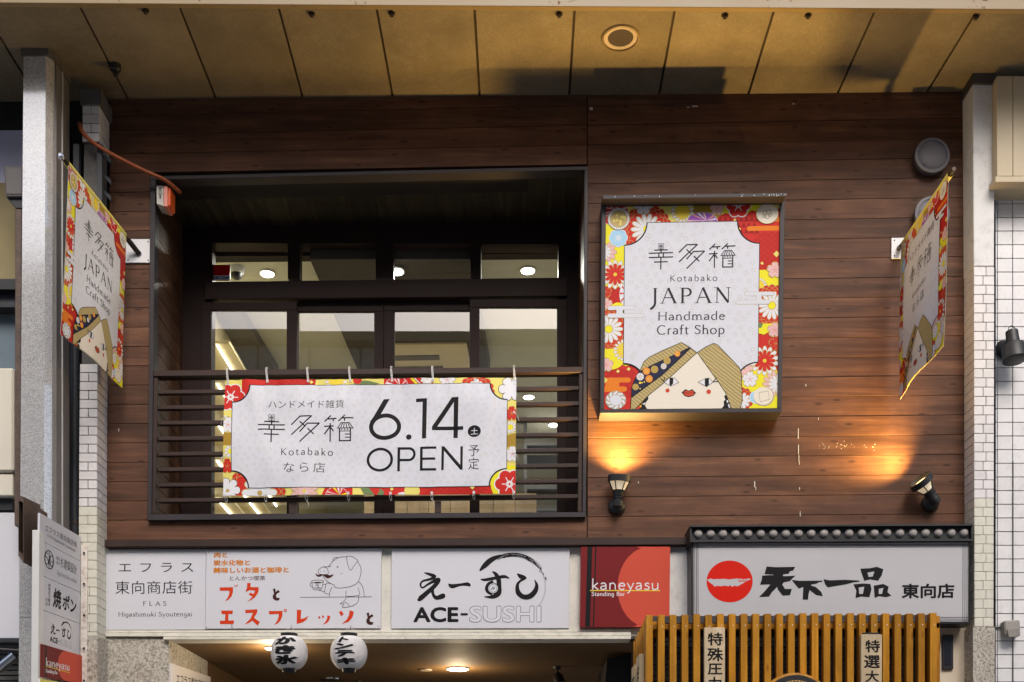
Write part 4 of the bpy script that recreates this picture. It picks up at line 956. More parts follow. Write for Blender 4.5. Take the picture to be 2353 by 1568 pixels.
# dark gap and drain pipe
gp = thing('gap_wall', P(160, 1900, .2), 'dark recessed wall in the gap beside the granite pillar', 'wall')
bm = NB(); slab(bm, rect(118, 100, 250, 2600), .06, .12); obj('wall', bm, seal, gp)
dp = thing('drain_pipe', P(174, 1900, -.05), 'dark grey drain pipe in the gap beside the white tiles', 'pipe')
bm = NB(); p0 = P(172, 560, -.03); tube(bm, [p0, Vector((p0.x, p0.y, 0))], .027, 14); obj('pipe', bm, M('pipe_grey', (.045, .05, .06), .45), dp, True)
for v in (780, 1206): pz = P(172, v, -.03); bm = NB(); lathe(bm, (p0.x, p0.y, pz.z), (0, 0, 1), [(0, .031), (.02, .031)], 14); obj('clamp', bm, brownsteel, dp)

# right pilaster
TR_ = thing('right_tiled_pilaster', P(2250, 1900, -.1), 'right hand pilaster, white painted above and brick tiled below', 'pilaster'); TR_.name = 'tiled_pilaster'
rf = lambda v: (2237.5 + (v - 200) * .0016, 2285.5 - (v - 200) * .002)
rl_ = lambda a, b: (a, -1)
core(TR_, rf, 612, 1145, -.16, -.002, grout); core(TR_, rf, 1145, 1440, -.16, -.002, groutcream)
bm = NB(); q = [P(2235.5, 193, -.16), P(2285.5, 192, -.16), P(2284.5, 612, -.16), P(2238, 612, -.16)]; hexa(bm, q, [Vector((p.x, 0.03, p.z)) for p in q], .004); obj('painted_shaft', bm, whiteplaster, TR_)
brickwork(TR_, rf, rl_, 613, 1145, 21.3, -.16, -.002, tilewhite, grout, 0, 1.4)
brickwork(TR_, rf, rl_, 1145, 1440, 21.1, -.16, -.002, tilecream, groutcream, 0, .9)
bm = NB(); slab(bm, rect(2235, 163, 2288, 192), -.175, .0); obj('cap_block', bm, M('dark_cap', (.06, .052, .045), .7), TR_)
bm = NB(); slab(bm, [(2236, 1440), (2286, 1440), (2286, 2520), (2236, 2520)], -.165, .05); obj('stone_base', bm, stonem, TR_)

# ------------------------------------------------------------------ right neighbour: square tiles, cream box above
RN = thing('tiled_neighbour_building', P(2400, 1900, 0), 'neighbouring wall of pale square tiles at the right edge', 'building')
bm = NB(); slab(bm, rect(2287, 380, 2700, 2530), -.042, .3); obj('wall', bm, M('tile_joint_black', (.02, .02, .02), .8), RN)
cols_ = [2287.5, 2292, 2327, 2362, 2397]
v = 437.0
while v < 1640:
    for a, b in zip(cols_[:-1], cols_[1:]):
        bm = NB(); slab(bm, rect(a + .9, v + .9, b - .9, v + 30.5), -.05 - random.uniform(0, .001), -.041, .001); obj('tile', bm, sqtile, RN)
    v += 31.4
cb = thing('cream_fascia_box', P(2330, 300, -.2), 'cream panelled fascia box above the square tiles', 'fascia')
for a, b in ((2291, 2327), (2328, 2362), (2363, 2400)): bm = NB(); slab(bm, rect(a, 175, b, 405), -.23, -.045, .002); obj('panel', bm, M('cream_panel', (.50, .41, .27), .5, .04), cb)
bm = NB(); slab(bm, [(2287, 405), (2400, 405), (2400, 419), (2287, 419)], -.25, -.045, .003); obj('lip', bm, M('cream_panel', (.70, .60, .38)), cb)
bm = NB(); slab(bm, rect(2400, 100, 2700, 420), -.23, -.045); obj('panel', bm, MATS['cream_panel'], cb)

# ------------------------------------------------------------------ left neighbour
LN = thing('left_neighbour_building', P(-100, 1900, 0), 'dark and cream neighbouring building beyond the granite pillar', 'building')
solid(rect(-350, 100, 130, 300), .02, .3, blackp, 'upper_wall', LN)
solid(rect(-350, 300, 130, 420), -.03, .3, M('lavender_panel', (.42, .42, .55), .3), 'upper_panel', LN)
solid(rect(-350, 420, 130, 641), -.03, .3, M('olive_wall', (.27, .22, .11), .8), 'middle_wall', LN)
solid(rect(-350, 641, 46, 665), -.1, .3, blackp, 'beam', LN); solid(rect(-350, 665, 46, 694), -.04, .3, M('dark_blue_band', (.03, .03, .045), .4), 'band', LN)
solid(rect(-350, 694, 46, 706), -.1, .3, blackp, 'beam', LN); solid(rect(-350, 706, 46, 850), .0, .3, M('blue_grey_screen', (.10, .14, .17), .6), 'screen', LN)
solid(rect(-350, 850, 130, 1180), .0, .3, creamwall, 'lower_wall', LN)
solid(rect(-350, 1178, 45, 1467), -.14, .0, whitepl, 'sign_board', LN, .003)
solid(rect(-350, 1467, 130, 2530), .1, .3, M('shutter_grey', (.10, .095, .085), .6), 'shutter_wall', LN)
for i in range(14): solid(rect(-350, 1470 + i * 12, 45, 1479 + i * 12), .06, .1, MATS['shutter_grey'], 'shutter_slat', LN)
acu = thing('outdoor_ac_unit', P(10, 1135, -.2), 'beige outdoor air conditioner unit at the left edge', 'air conditioner')
bm = NB(); slab(bm, rect(-200, 845, 31, 1084), -.22, -.02, .012); obj('casing', bm, beige, acu)
bm = NB(); slab(bm, rect(-200, 1089, 30, 1140), -.2, -.03, .006); obj('base', bm, beige, acu)
bm = NB(); slab(bm, rect(-200, 1140, 28, 1172), -.15, -.0); obj('support', bm, blackp, acu)
pip = thing('brown_duct', P(40, 1200, -.2), 'brown square duct running down beside the granite pillar', 'duct')
bm = NB(); slab(bm, [(35, 480), (50, 480), (46, 1208), (33, 1208)], -.3, -.2, .003); obj('duct', bm, brownsteel, pip)
lm = thing('wall_lantern', P(28, 430, -.3), 'dark grey trapezoid lamp box on the left edge beside the pillar', 'lamp')
bm = NB(); slab(bm, [(8, 382), (52, 382), (52, 452), (14, 452)], -.32, -.16, .004); obj('housing', bm, M('lamp_grey', (.075, .065, .065), .5), lm)
bm = NB(); slab(bm, [(14, 453), (52, 453), (52, 478), (36, 478)], -.30, -.18); obj('foot', bm, blackp, lm)
bm = NB(); slab(bm, rect(14, 388, 50, 446), -.324, -.32, .001); obj('panel', bm, M('lamp_grey2', (.09, .08, .08), .45), lm)
tb2 = thing('chrome_cylinder', P(12, 1520, -.1), 'shiny chrome tube fixture at the lower left corner', 'fixture')
bm = NB(); tube(bm, [P(-30, 1558, -.1), P(34, 1506, -.1)], .03, 16); obj('tube', bm, chromem, tb2, True)
bm = NB(); tube(bm, [P(-10, 1492, -.12), P(44, 1496, -.1)], .012, 10); obj('bracket', bm, blackp, tb2, True)

# ------------------------------------------------------------------ lower shop level
LW = thing('lower_shop_building', (0, 0, 0), 'lower shopfront wall with cream trim, stone pier and dim entrance ceiling', 'building')
solid([(242, 1258), (1590, 1250), (1590, 1462), (242, 1466)], .0, .2, creamwall, 'sign_band', LW)
solid([(242, 1449), (1450, 1447), (1450, 1452), (242, 1454)], -.018, -.002, creamtrim, 'trim', LW)
solid([(242, 1455), (1450, 1453), (1450, 1461), (242, 1463)], -.03, .0, creamtrim, 'trim', LW, .002)
solid([(375, 1463.5), (1450, 1461.5), (1450, 1469), (375, 1470)], -.045, .1, creamtrim, 'trim', LW, .002)
solid([(242, 1466), (388, 1468), (388, 2530), (242, 2530)], -.012, .9, stonem, 'stone_pier', LW)
solid([(1535, 1255), (1590, 1255), (1590, 1470), (1535, 1470)], -.008, .0, whiteplaster, 'plaster_patch', LW)
zl = P(0, 1470).z
bm = NB(); box(bm, (P(380, 0).x - .05, .9, 0), (P(388, 0).x, 5, zl + .1)); obj('side_wall', bm, lowceil, LW)
bm = NB(); box(bm, (P(388, 0).x, .1, zl), (P(2240, 0).x, 5, zl + .1)); obj('entrance_ceiling', bm, lowceil, LW)
bm = NB(); box(bm, (P(388, 0).x, 4.9, 0), (P(2240, 0).x, 5, zl)); obj('back_wall', bm, lowdark, LW)
bm = NB(); box(bm, (P(1700, 0).x, .05, 0), (P(2240, 0).x, .1, P(0, 1430).z)); obj('shop_wall', bm, lowdark, LW)
bm = NB(); slab(bm, [(2160, 1444), (2226, 1443), (2226, 2530), (2160, 2530)], -.03, .05); obj('cream_panel', bm, M('cream_wall_panel', (.66, .57, .44), .6, .04), LW)
bm = NB(); slab(bm, rect(2166, 1459, 2191, 1538), -.05, -.031, .003); w_ = obj('small_window', bm, blackp, LW)
bm = NB(); slab(bm, rect(2170, 1465, 2186, 1530), -.053, -.051); obj('pane', bm, M('dark_glass', (.02, .022, .03), .08, .05), w_)
bm = NB(); slab(bm, [(1590, 1255), (2222, 1250), (2222, 1444), (1590, 1444)], -.0, .05); obj('sign_backing', bm, blackp, LW)
bm = NB(); slab(bm, [(2216, 1232), (2236, 1232), (2236, 2500), (2216, 2500)], -.0, .05); obj('black_gap_strip', bm, blackp, LW)  # black strip standing in for the dark gap beside the pilaster
# panel on the side wall of the entrance
ep = thing('entrance_directory_panel', P(393, 1568, .05), 'pale directory panel on the side wall inside the entrance', 'sign')
q = [P(393, 1524, .0), P(484, 1556, .9), P(484, 1700, .9), P(393, 1740, .0)]; q2 = [p - Vector((.03, 0, 0)) for p in q]
bm = NB(); hexa(bm, q, q2); obj('panel', bm, M('grey_board', (.66, .63, .63), .5, .04), ep)
c = Canvas(0, 0, 100, 100); c.text('エフラス東向商店街', 12, 9, 92, 21, 'black', .01); c.build('lettering', ep, quadmap(*q), qn(*q), base=.001)
for (u, v, r, lit, lab) in ((626, 1488, .045, 1, 'lit round ceiling light half hidden behind the left paper lantern'), (1052, 1536, .075, 1, 'wide lit round light in the entrance ceiling'), (759, 1560, .07, 0, 'unlit chrome ringed ceiling light below the right paper lantern'), (979, 1539, .04, 0, 'pale round smoke detector in the entrance ceiling')):
    p = IC(u, v, zl - .002); t = thing('entrance_ceiling_light' if u != 979 else 'smoke_detector', p, lab, 'light' if u != 979 else 'detector')
    bm = NB(); lathe(bm, p, (0, 0, -1), [(0, r * 1.12), (.008, r * 1.08)], 28); obj('trim_ring', bm, chromem if not lit and u != 979 else (M('detector_beige', (.45, .36, .25), .5) if u == 979 else steelplate), t)
    if u != 979:
        bm = NB(); lathe(bm, p, (0, 0, -1), [(.008, r), (.012, r * .98)], 28); obj('lens', bm, downem if lit else lowdark, t)
    if lit:
        L = bpy.data.lights.new('entrance_bulb', 'POINT'); L.energy = 5.5; L.color = (1, .78, .50); L.shadow_soft_size = .06; lo = bpy.data.objects.new('entrance_bulb', L); link(lo, t); lo.location = (0, 0, -.12)
for u, v in ((1280, 1532), (825, 1566)):
    p = IC(u, v, zl); t = thing('entrance_spotlight', p, 'small dark spotlight on the entrance ceiling ' + ('near the wooden lattice' if u > 1000 else 'below the right paper lantern'), 'light', 'dark entrance spotlights')
    bm = NB(); lathe(bm, p, (0, 0, -1), [(0, .03), (.02, .028), (.022, .008), (.05, .008)], 14); obj('stem', bm, blackp, t)
    bm = NB(); lathe(bm, p + Vector((0, 0, -.05)), (.25, -.4, -1), [(0, .02), (.03, .038), (.09, .042)], 16); obj('head', bm, blackp, t, True)
# cafe bulk seen through the opening at right
bm = NB(); slab(bm, [(1395, 1515), (1450, 1500), (1450, 1700), (1380, 1700)], .5, 1.2); obj('dark_partition', bm, blackp, LW)

# ------------------------------------------------------------------ sign boards of the row
def board(name, cs, y0, y1, label, face=whitepl, bev=.002, cat='sign'):
    cx = sum(c_[0] for c_ in cs) / 4; t = thing(name, P(cx, cs[2][1], (y0 + y1) / 2), label, cat)
    bm = NB(); slab(bm, cs, y0, y1, bev); obj('board', bm, face, t)
    q = [P(u, v, y0) for u, v in cs]; return t, quadmap(*q), qn(*q)
# 1 FLAS  (canvas = zoom px)
cs = [(244, 1265), (473.3, 1264), (471.3, 1447.5), (240.5, 1448.5)]
t, f, n = board('sign_board', cs, -.02, -.001, 'plain white sign board with black Japanese characters, leftmost of the row')
c = Canvas(727, 656, 1416, 1207)
c.text('エフラス', 815, 745, 1330, 808, 'black', -.002, 0, 1.75); c.text('東向商店街', 797, 868, 1325, 958, 'black', -.003, -.03, 1.05)
stext(c, 'FLAS', 985, 1040, 1150, 30, 'black', .14, .09, True, .35); stext(c, 'Higashimuki Syoutengai', 817, 1113, 1327, 30, 'black', .13, .09, True, .03)
c.build('lettering', t, f, n)
# 2 pig cafe (canvas = zoom px 63..2310 x 42..1072)
cs = [(474, 1264), (876.4, 1259.6), (874.6, 1444), (471.6, 1445.4)]
t, f, n = board('sign_board', cs, -.024, -.003, 'white cafe sign board with a pig drinking coffee and red katakana')
c = Canvas(68, 48, 2305, 1070)
for s_, o_ in (('brown', .035), ('orangetxt', .018)):
    c.text('肉と', 168, 80, 340, 153, s_, o_); c.text('炭水化物と', 160, 180, 630, 256, s_, o_, 0, 1.02); c.text('美味しいお酒と珈琲と', 160, 276, 1125, 353, s_, o_)
c.text('とんかつ喫茶', 372, 390, 828, 450, 'brown', .005)
rd = 'redtxt'
c.l += 1
for pts in ([(247, 535), (416, 533), (416, 600), (400, 650), (360, 695), (315, 718), (350, 670), (368, 620), (370, 580), (247, 578)], [(432, 508), (445, 505), (450, 528), (437, 532)], [(462, 503), (476, 500), (470, 526), (456, 524)],
            [(597, 480), (641, 482), (638, 533), (744, 535), (740, 600), (700, 665), (650, 700), (595, 726), (640, 685), (668, 655), (617, 632), (635, 605), (682, 622), (697, 580), (628, 572), (575, 602), (595, 540)],
            [(270, 835), (418, 835), (414, 880), (362, 880), (362, 965), (434, 962), (430, 1010), (258, 1010), (252, 966), (320, 965), (322, 882), (275, 880)],
            [(575, 828), (730, 820), (728, 862), (690, 930), (763, 985), (738, 1030), (668, 968), (620, 1000), (568, 1016), (640, 945), (676, 866), (577, 870)],
            [(878, 845), (1052, 842), (1050, 905), (1030, 960), (1000, 1000), (946, 1025), (985, 970), (1003, 920), (1003, 882), (880, 886)],
            [(1236, 830), (1290, 830), (1285, 950), (1340, 935), (1386, 905), (1355, 960), (1310, 992), (1234, 1012)],
            [(1505, 922), (1522, 910), (1538, 938), (1520, 950)], [(1553, 912), (1572, 902), (1585, 925), (1568, 940)], [(1625, 902), (1663, 915), (1650, 965), (1615, 1005), (1565, 1022), (1600, 985), (1622, 945)],
            [(1772, 862), (1802, 845), (1832, 890), (1800, 915)], [(1908, 838), (1962, 858), (1945, 930), (1900, 985), (1805, 1016), (1870, 960), (1900, 905)]):
    c.add(pts, rd)
c.line(circ(1087, 838, 15, n=16), 11, rd, closed=True)
for dx, dy in ((0, 0), (1198, 316)):
    c.poly([(x + dx, y + dy) for x, y in ((925, 560), (957, 553), (962, 598), (995, 572), (1016, 600), (980, 620), (965, 645), (975, 672), (1016, 677), (1005, 708), (965, 712), (930, 690), (922, 655), (940, 615))], 'dbrown')
PL = lambda *p, w=6, sm=True, cl=False: c.line(smoothpts(list(p), cl) if sm else list(p), w, 'black', closed=cl, up=False)
c.l += 1
PL((1632, 278), (1690, 210), (1760, 165), (1830, 157), (1862, 160)); PL((1862, 148), (1940, 158), (2010, 205), sm=True); PL((1862, 148), (1872, 230), (1900, 315), (1920, 328), (1945, 290), (1970, 255), (2008, 205))
PL((2005, 218), (2045, 300), (2045, 380), (2015, 470), (1975, 510), (1900, 540), (1790, 555), (1720, 545), (1705, 515)); PL((1690, 205), (1690, 180), (1720, 165), (1755, 167))
PL((1560, 280), (1620, 282), (1655, 275), (1662, 268)); PL((1560, 282), (1515, 310), (1500, 345), (1515, 375)); PL((1560, 282), (1605, 295), (1630, 345), (1622, 375), (1560, 380), (1515, 372))
PL((1572, 418), (1620, 468), (1665, 497), (1712, 517)); PL((1590, 440), (1560, 395)); PL((1528, 335), (1530, 345)); PL((1575, 330), (1582, 345)); PL((1782, 365), (1790, 382), w=4); PL((1805, 357), (1812, 372), w=4)
PL((1275, 670), (2188, 670), sm=False); PL((1660, 497), (1608, 492), (1592, 560), (1590, 620), (1645, 627)); PL((1680, 545), (1655, 600), (1645, 665)); PL((1562, 505), (1605, 510)); PL((1505, 578), (1590, 605))
PL((2015, 470), (2060, 520), (2085, 600), (2092, 668)); PL((2010, 548), (2032, 640), (1960, 658), (1868, 662)); PL((1858, 590), (1858, 668)); PL((2020, 655), (2018, 720), (1980, 765), (1900, 795), (1830, 803), (1812, 795), (1830, 768), (1832, 755), (1785, 758), (1830, 725), (1865, 680))
PL((1835, 730), (1880, 755), (1900, 785))
PL((1420, 468), (1440, 565), (1495, 575), (1545, 568), (1568, 468)); PL((1420, 468), (1440, 455), (1495, 450), (1560, 458), (1568, 468), (1540, 485), (1495, 490), (1440, 485), cl=True); PL((1425, 485), (1403, 490), (1405, 530), (1440, 545))
c.poly(circ(1495, 482, 48, 9), 'dbrown'); c.circle(1748, 284, 12, 'dbrown', 8)
c.poly(smoothpts([(1468, 362), (1500, 385), (1530, 375), (1560, 385), (1600, 375), (1650, 390), (1698, 378), (1670, 415), (1620, 430), (1580, 405), (1560, 390), (1535, 405), (1500, 408), (1475, 390)], True, 3), 'dbrown')
c.text('Pig', 1470, 505, 1515, 530, 'black', .01, .3); c.text('Coffee', 1450, 538, 1538, 560, 'black', .01, .3)
c.l += 1
for x, y in ((100, 76), (2287, 62), (84, 1051), (2273, 1043)): c.add(circ(x, y, 6, n=8), 'charcoal')
c.build('print', t, f, n)
# 3 ACE-SUSHI (canvas zoom px)
cs = [(900, 1260.6), (1309, 1259), (1307.6, 1444), (898.8, 1444.8)]
t, f, n = board('sign_board', cs, -.022, -.001, 'white sushi bar sign board with black brush lettering and a brush arc')
def sushi(c, tf=None):
    c.tf = tf
    w = lambda pts, k=4: c.line(smoothpts(pts, False, k), 1, 'black', up=False)
    c.l += 1
    w([(570, 812, 6), (600, 820, 18), (640, 838, 26), (612, 856, 18), (560, 870, 14), (545, 895, 13), (560, 915, 12), (600, 890, 16), (655, 862, 26), (668, 866, 30), (640, 905, 30), (590, 950, 32), (540, 992, 34), (528, 990, 10)])
    c.l += 1; w([(605, 925, 10), (625, 925, 22), (632, 960, 20), (655, 985, 28), (700, 972, 36), (716, 968, 16)])
    c.l += 1; w([(738, 888, 8), (762, 905, 30), (820, 895, 18), (870, 892, 26), (888, 905, 12)])
    c.l += 1; w([(958, 858, 6), (990, 862, 20), (1060, 850, 22), (1120, 840, 22), (1155, 852, 8)])
    c.l += 1; w([(1038, 805, 6), (1062, 822, 24), (1082, 860, 32), (1085, 905, 34), (1080, 955, 40), (1040, 980, 26), (985, 978, 6)])
    c.l += 1; w([(1046, 875, 22), (1015, 890, 24), (1000, 920, 22), (1010, 945, 22), (1040, 962, 18)])
    c.circle(1045, 920, 38, 'black'); c.circle(1045, 920, 33, 'panel'); c.line(circ(1045, 920, 27, n=20), 2.5, 'black', closed=True); c.line([(1030, 932), (1045, 910), (1047, 930)], 5, 'black'); c.line([(1052, 926), (1058, 912)], 4, 'black')
    c.l += 1; w([(1210, 820, 8), (1235, 840, 30), (1262, 850, 22), (1230, 872, 16), (1212, 900, 22), (1218, 950, 34), (1255, 980, 34), (1300, 975, 38), (1335, 940, 34), (1345, 900, 22), (1330, 862, 5)])
    # dry brush arc
    c.l += 1; rg = random.Random(5)
    w([(952, 800, 10), (985, 765, 34), (1030, 725, 36), (1085, 700, 20), (1120, 692, 5)])
    for i in range(12):
        e = i / 11; r_ = 222 + (e - .5) * 26 * 1.0; a0_ = rg.uniform(236, 262); a1_ = a0_ + rg.uniform(20, 75)
        if i in (4, 6): a1_ = 398
        cx_, cy_ = 1178, 912
        pts = [(cx_ + r_ * 1.03 * math.cos(R(a)), cy_ + r_ * math.sin(R(a)), rg.uniform(1.0, 3.2) if a < 340 else 1.1) for a in [lerp(a0_, a1_, k / 14) for k in range(15)]]
        c.line(pts, 1, 'black', up=False)
    for i in range(26):
        a = rg.uniform(285, 345); r_ = 222 + rg.uniform(-12, 10); da = rg.uniform(3, 9)
        c.line([(1178 + r_ * 1.03 * math.cos(R(a + da * k / 3)), 912 + r_ * math.sin(R(a + da * k / 3)), (2, 6, 5, 1)[k]) for k in range(4)], 1, 'black', up=False)
    c.text('ACE', 497, 1048, 808, 1154, 'black', .032); c.line([(822, 1099), (872, 1099)], 16, 'black')
    c.text('SUSHI', 882, 1040, 1378, 1156, 'black', .032); c.text('SUSHI', 885.5, 1043.5, 1374.5, 1152.5, 'panel', .018)
    c.tf = None
c = Canvas(345, 643, 1570, 1196); sushi(c); c.build('lettering', t, f, n)
# 4 kaneyasu
cs = [(1335, 1256.6), (1540, 1256.6), (1538, 1441), (1332.6, 1441)]
t, f, n = board('sign_board', cs, -.05, -.002, 'dark red and coral sign board of a standing bar with white lettering', M('sign_edge', (.3, .05, .04), .4))
def kane(c):
    c.poly([(1645, 633), (2265, 633), (2265, 1188), (1645, 1188)], 'maroon')
    c.poly([(2030, 633), (2265, 633), (2265, 1188), (2015, 1188)] + [(2120 - 218 * math.sin(R(a)) * 1.0, 912 + 278 * math.cos(R(a))) for a in range(20, 165, 12)], 'coral')
    c.poly([(1690, 633), (1724, 633), (1715, 1188), (1681, 1188)], 'black'); c.poly([(1744, 633), (1753, 633), (1743, 1188), (1734, 1188)], 'black')
    c.line([(1712, 936), (2198, 937)], 7, 'ochre'); stext(c, 'kaneyasu', 1718, 930, 2196, 72, 'white', .11, .11, False, .03); stext(c, 'Standing Bar', 1722, 973, 1955, 27, 'white', .17, .13, True, .04)
c = Canvas(1645, 633, 2265, 1188); kane(c); c.build('print', t, f, n)

# ------------------------------------------------------------------ ramen sign with a row of eave knobs
t = thing('ramen_sign', P(1900, 1430, -.1), 'long black framed sign with a red disc and brush lettering under round knobs', 'sign')
bm = NB(); slab(bm, [(1588, 1247), (2228, 1243), (2227.5, 1434), (1588.5, 1436)], -.165, -.005, .003); obj('case', bm, blackp, t)
q = [P(1594, 1249, -.17), P(2224.5, 1247, -.17), (P(2224, 1429, -.17)), P(1594.5, 1431, -.17)]
bm = NB(); hexa(bm, q, [Vector((p.x, -.16, p.z)) for p in q]); obj('face', bm, M('acrylic_face', (.47, .46, .475), .35, .02), t)
c = Canvas(75, 610, 1965, 1155)
c.l += 1
for i in range(3):
    e = i * 14
    c.line([(75, 622 + i * 9), (1965, 622 + i * 9)], 4, 'black', up=False); c.line([(75, 1125 + i * 12), (1965, 1125 + i * 12)], 4, 'black', up=False)
    c.line([(82 + i * 11, 610), (82 + i * 11, 1155)], 4, 'black', up=False); c.line([(1930 + i * 14, 610), (1930 + i * 14, 1155)], 4, 'black', up=False)
c.circle(322, 873, 159, 'sunred', 144, 48)
rg = random.Random(2)
top_ = [(166 + i * 10, 856 + rg.uniform(-3, 3)) for i in range(31)]; bot_ = [(x, 858 + (48 * min(1, (x - 160) / 55) * (1 if x < 375 else max(0, 1 - (x - 375) / 95))) * rg.uniform(.8, 1.05)) for x, _ in top_[::-1]]
c.poly(top_ + bot_, 'silverw')
for yy_ in (866, 874): c.line([(380, yy_), (425, yy_ - 2), (470, yy_ - 1)], 4, 'sunred')
bk = 'black'; c.l += 1
for pts in ([(580, 775), (640, 780), (766, 778), (758, 795), (735, 800), (725, 818), (650, 824), (568, 820), (575, 795)], [(550, 838), (600, 834), (700, 842), (768, 838), (750, 852), (735, 868), (650, 886), (620, 890), (537, 892), (548, 862)], [(632, 815), (690, 815), (682, 845), (622, 845)]): c.add(pts, bk); c.line(pts, 9, bk, closed=True, up=False)
c.l += 1
for pts in ([(612, 888), (660, 880), (640, 915), (610, 945), (590, 975), (532, 978), (570, 940), (600, 905)], [(655, 870), (700, 866), (680, 895), (700, 930), (745, 930), (735, 965), (690, 968), (660, 930), (645, 890)],
            [(757, 868), (800, 874), (960, 874), (920, 886), (880, 893), (800, 918), (775, 890)], [(835, 905), (880, 895), (862, 960), (858, 996), (830, 996), (832, 950)], [(878, 905), (915, 918), (950, 950), (958, 972), (920, 965), (880, 935)],
            [(975, 865), (1010, 872), (1120, 868), (1215, 874), (1130, 890), (1000, 912), (985, 895)]): c.add(pts, bk); c.line(pts, 9, bk, closed=True, up=False)
c.l += 1
for pts, hole in (([(1222, 788), (1290, 785), (1335, 775), (1382, 792), (1370, 835), (1345, 872), (1290, 862), (1250, 872), (1235, 830)], [(1272, 815), (1320, 808), (1308, 842), (1280, 845)]),
                  ([(1175, 895), (1240, 890), (1292, 893), (1300, 930), (1285, 985), (1230, 980), (1190, 990), (1195, 940)], [(1212, 918), (1250, 912), (1240, 962), (1215, 962)]),
                  ([(1315, 905), (1380, 893), (1418, 912), (1410, 950), (1437, 975), (1400, 985), (1350, 978), (1322, 990), (1318, 945)], [(1350, 928), (1382, 920), (1372, 962), (1350, 962)])):
    c.add(pts, bk); c.l += 1; c.add(hole, 'silverw'); c.l -= 1
c.l += 1
c.text('東向店', 1508, 892, 1872, 994, 'black', .03)
c.build('lettering', t, quadmap(*q), qn(*q))
bm = NB(); slab(bm, [(1586, 1207), (2236, 1204), (2236, 1208), (1586, 1211)], -.21, .0); slab(bm, [(1586, 1241.5), (2236, 1238.5), (2236, 1243), (1586, 1246)], -.2, .0)
slab(bm, [(1586, 1211.2), (1589.5, 1211.2), (1589.5, 1241), (1586, 1241)], -.2, .0); slab(bm, [(2232, 1208.2), (2236, 1208), (2236, 1238), (2232, 1238)], -.2, .0); slab(bm, [(1590, 1211.5), (2231.5, 1209), (2231.5, 1238.2), (1590, 1241)], -.17, .0)
obj('eave_housing', bm, blackp, t)
for i, x in enumerate((105, 191, 275, 362, 449, 536, 622, 709, 797, 884, 971, 1058, 1145, 1232, 1319, 1407, 1495, 1585, 1672, 1760, 1850, 1937)):
    p = P(1569.3 + x * .33345, 1226.8 - i * .12, -.175); bm = NB(); lathe(bm, p + Vector((0, .02, 0)), (0, -1, 0), [(0, .026), (.018, .027), (.03, .022), (.037, .012), (.039, .002)], 18); obj('eave_knob', bm, domem, t, True)

# ------------------------------------------------------------------ wooden lattice
t = thing('wooden_lattice', P(1820, 1700, -.6), 'orange brown wooden slat lattice screen in front of the ramen shop', 'lattice')
LY = -.75
for i in range(25):
    u = 1485 + i * 27.18; dv = -(i / 24) * 3.5 + random.uniform(-1.2, 1.2)
    bm = NB(); slab(bm, [(u, 1412.5 + dv), (u + 15.2, 1412.5 + dv), (u + 15.2, 2420), (u, 2420)], LY + random.uniform(-.002, .002), LY + .05, .0015); s_ = obj('slat', bm, slatw, t)
    p = P(u + 10, 1439 + dv, LY - .002); bm = NB(); lathe(bm, p + Vector((0, .002, 0)), (0, -1, 0), [(0, .0035), (.0025, .0025)], 8); obj('screw', bm, steelplate, s_)
bm = NB(); slab(bm, [(1490, 1434), (2160, 1431), (2160, 1444), (1490, 1447)], LY + .052, LY + .09, .002); obj('rail', bm, slatw, t)
for i in range(6):
    y = LY + .085 + i * .115; p = P(1485, 1412.5, LY); bm = NB(); box(bm, (p.x - .0, y, .3), (p.x + .045, y + .04, p.z - (i + 1) * .006), .0015); obj('side_slat', bm, slatw, t)
bm = NB(); box(bm, (P(1485, 0, LY).x + .047, LY + .09, 2.72), (P(1485, 0, LY).x + .08, -.02, 2.8)); obj('side_rail', bm, slatw, t)
pe = P(2152.5, 1410, LY); bm = NB(); box(bm, (pe.x + .002, LY + .052, .3), (pe.x + .036, -.1, pe.z - .004)); obj('end_post', bm, slatw, t)
t = thing('dark_shutter_box', P(1820, 1500, -.3), 'black ribbed shutter box behind the wooden lattice', 'shutter')
bm = NB(); slab(bm, [(1500, 1416), (2150, 1413), (2150, 1431), (1500, 1433)], LY + .1, LY + .3, .003); obj('head_box', bm, M('bitumen_black', (.03, .03, .033), .55, .3, 20, .6, 60), t)
bm = NB(); slab(bm, rect(1500, 1440, 2150, 2420), LY + .2, LY + .25); obj('shutter', bm, seal, t)
for i in range(12): bm = NB(); slab(bm, rect(1500, 1450 + i * 13, 2150, 1460 + i * 13), LY + .185, LY + .199); obj('shutter_slat', bm, M('shutter_black', (.012, .012, .013), .5), t)
def plaque(u0, u1, v0, chars, label, boxes, cap=False):
    t = thing('wooden_plaque', P((u0 + u1) / 2, 1750, LY - .03), label, 'sign', 'wooden menu plaques on the lattice')
    cs = [(u0, v0), (u1, v0), (u1, v0 + 330), (u0, v0 + 330)]
    bm = NB(); slab(bm, cs, LY - .03, LY - .004, .002); obj('board', bm, plaquew, t)
    q = [P(a_, b_, LY - .03) for a_, b_ in cs]; c = Canvas(u0, v0, u1, v0 + 330)
    for ch, b_ in zip(chars, boxes): c.text(ch, *b_, 'black', .022, 0)
    c.build('lettering', t, quadmap(*q), qn(*q))
    if cap: bm = NB(); slab(bm, rect(u0 + 4, v0 - 4, u1 - 6, v0 - .5), LY - .028, LY - .01); obj('cap', bm, blackp, t)
plaque(1618.6, 1666, 1442.3, '特殊圧力製法', 'pale wooden plaque with black brush characters at the left of the lattice', [(1626, 1454, 1661, 1484), (1625, 1489, 1662, 1520), (1626, 1525, 1660, 1551), (1627, 1556, 1658, 1586), (1627, 1590, 1658, 1620), (1627, 1625, 1658, 1655)])
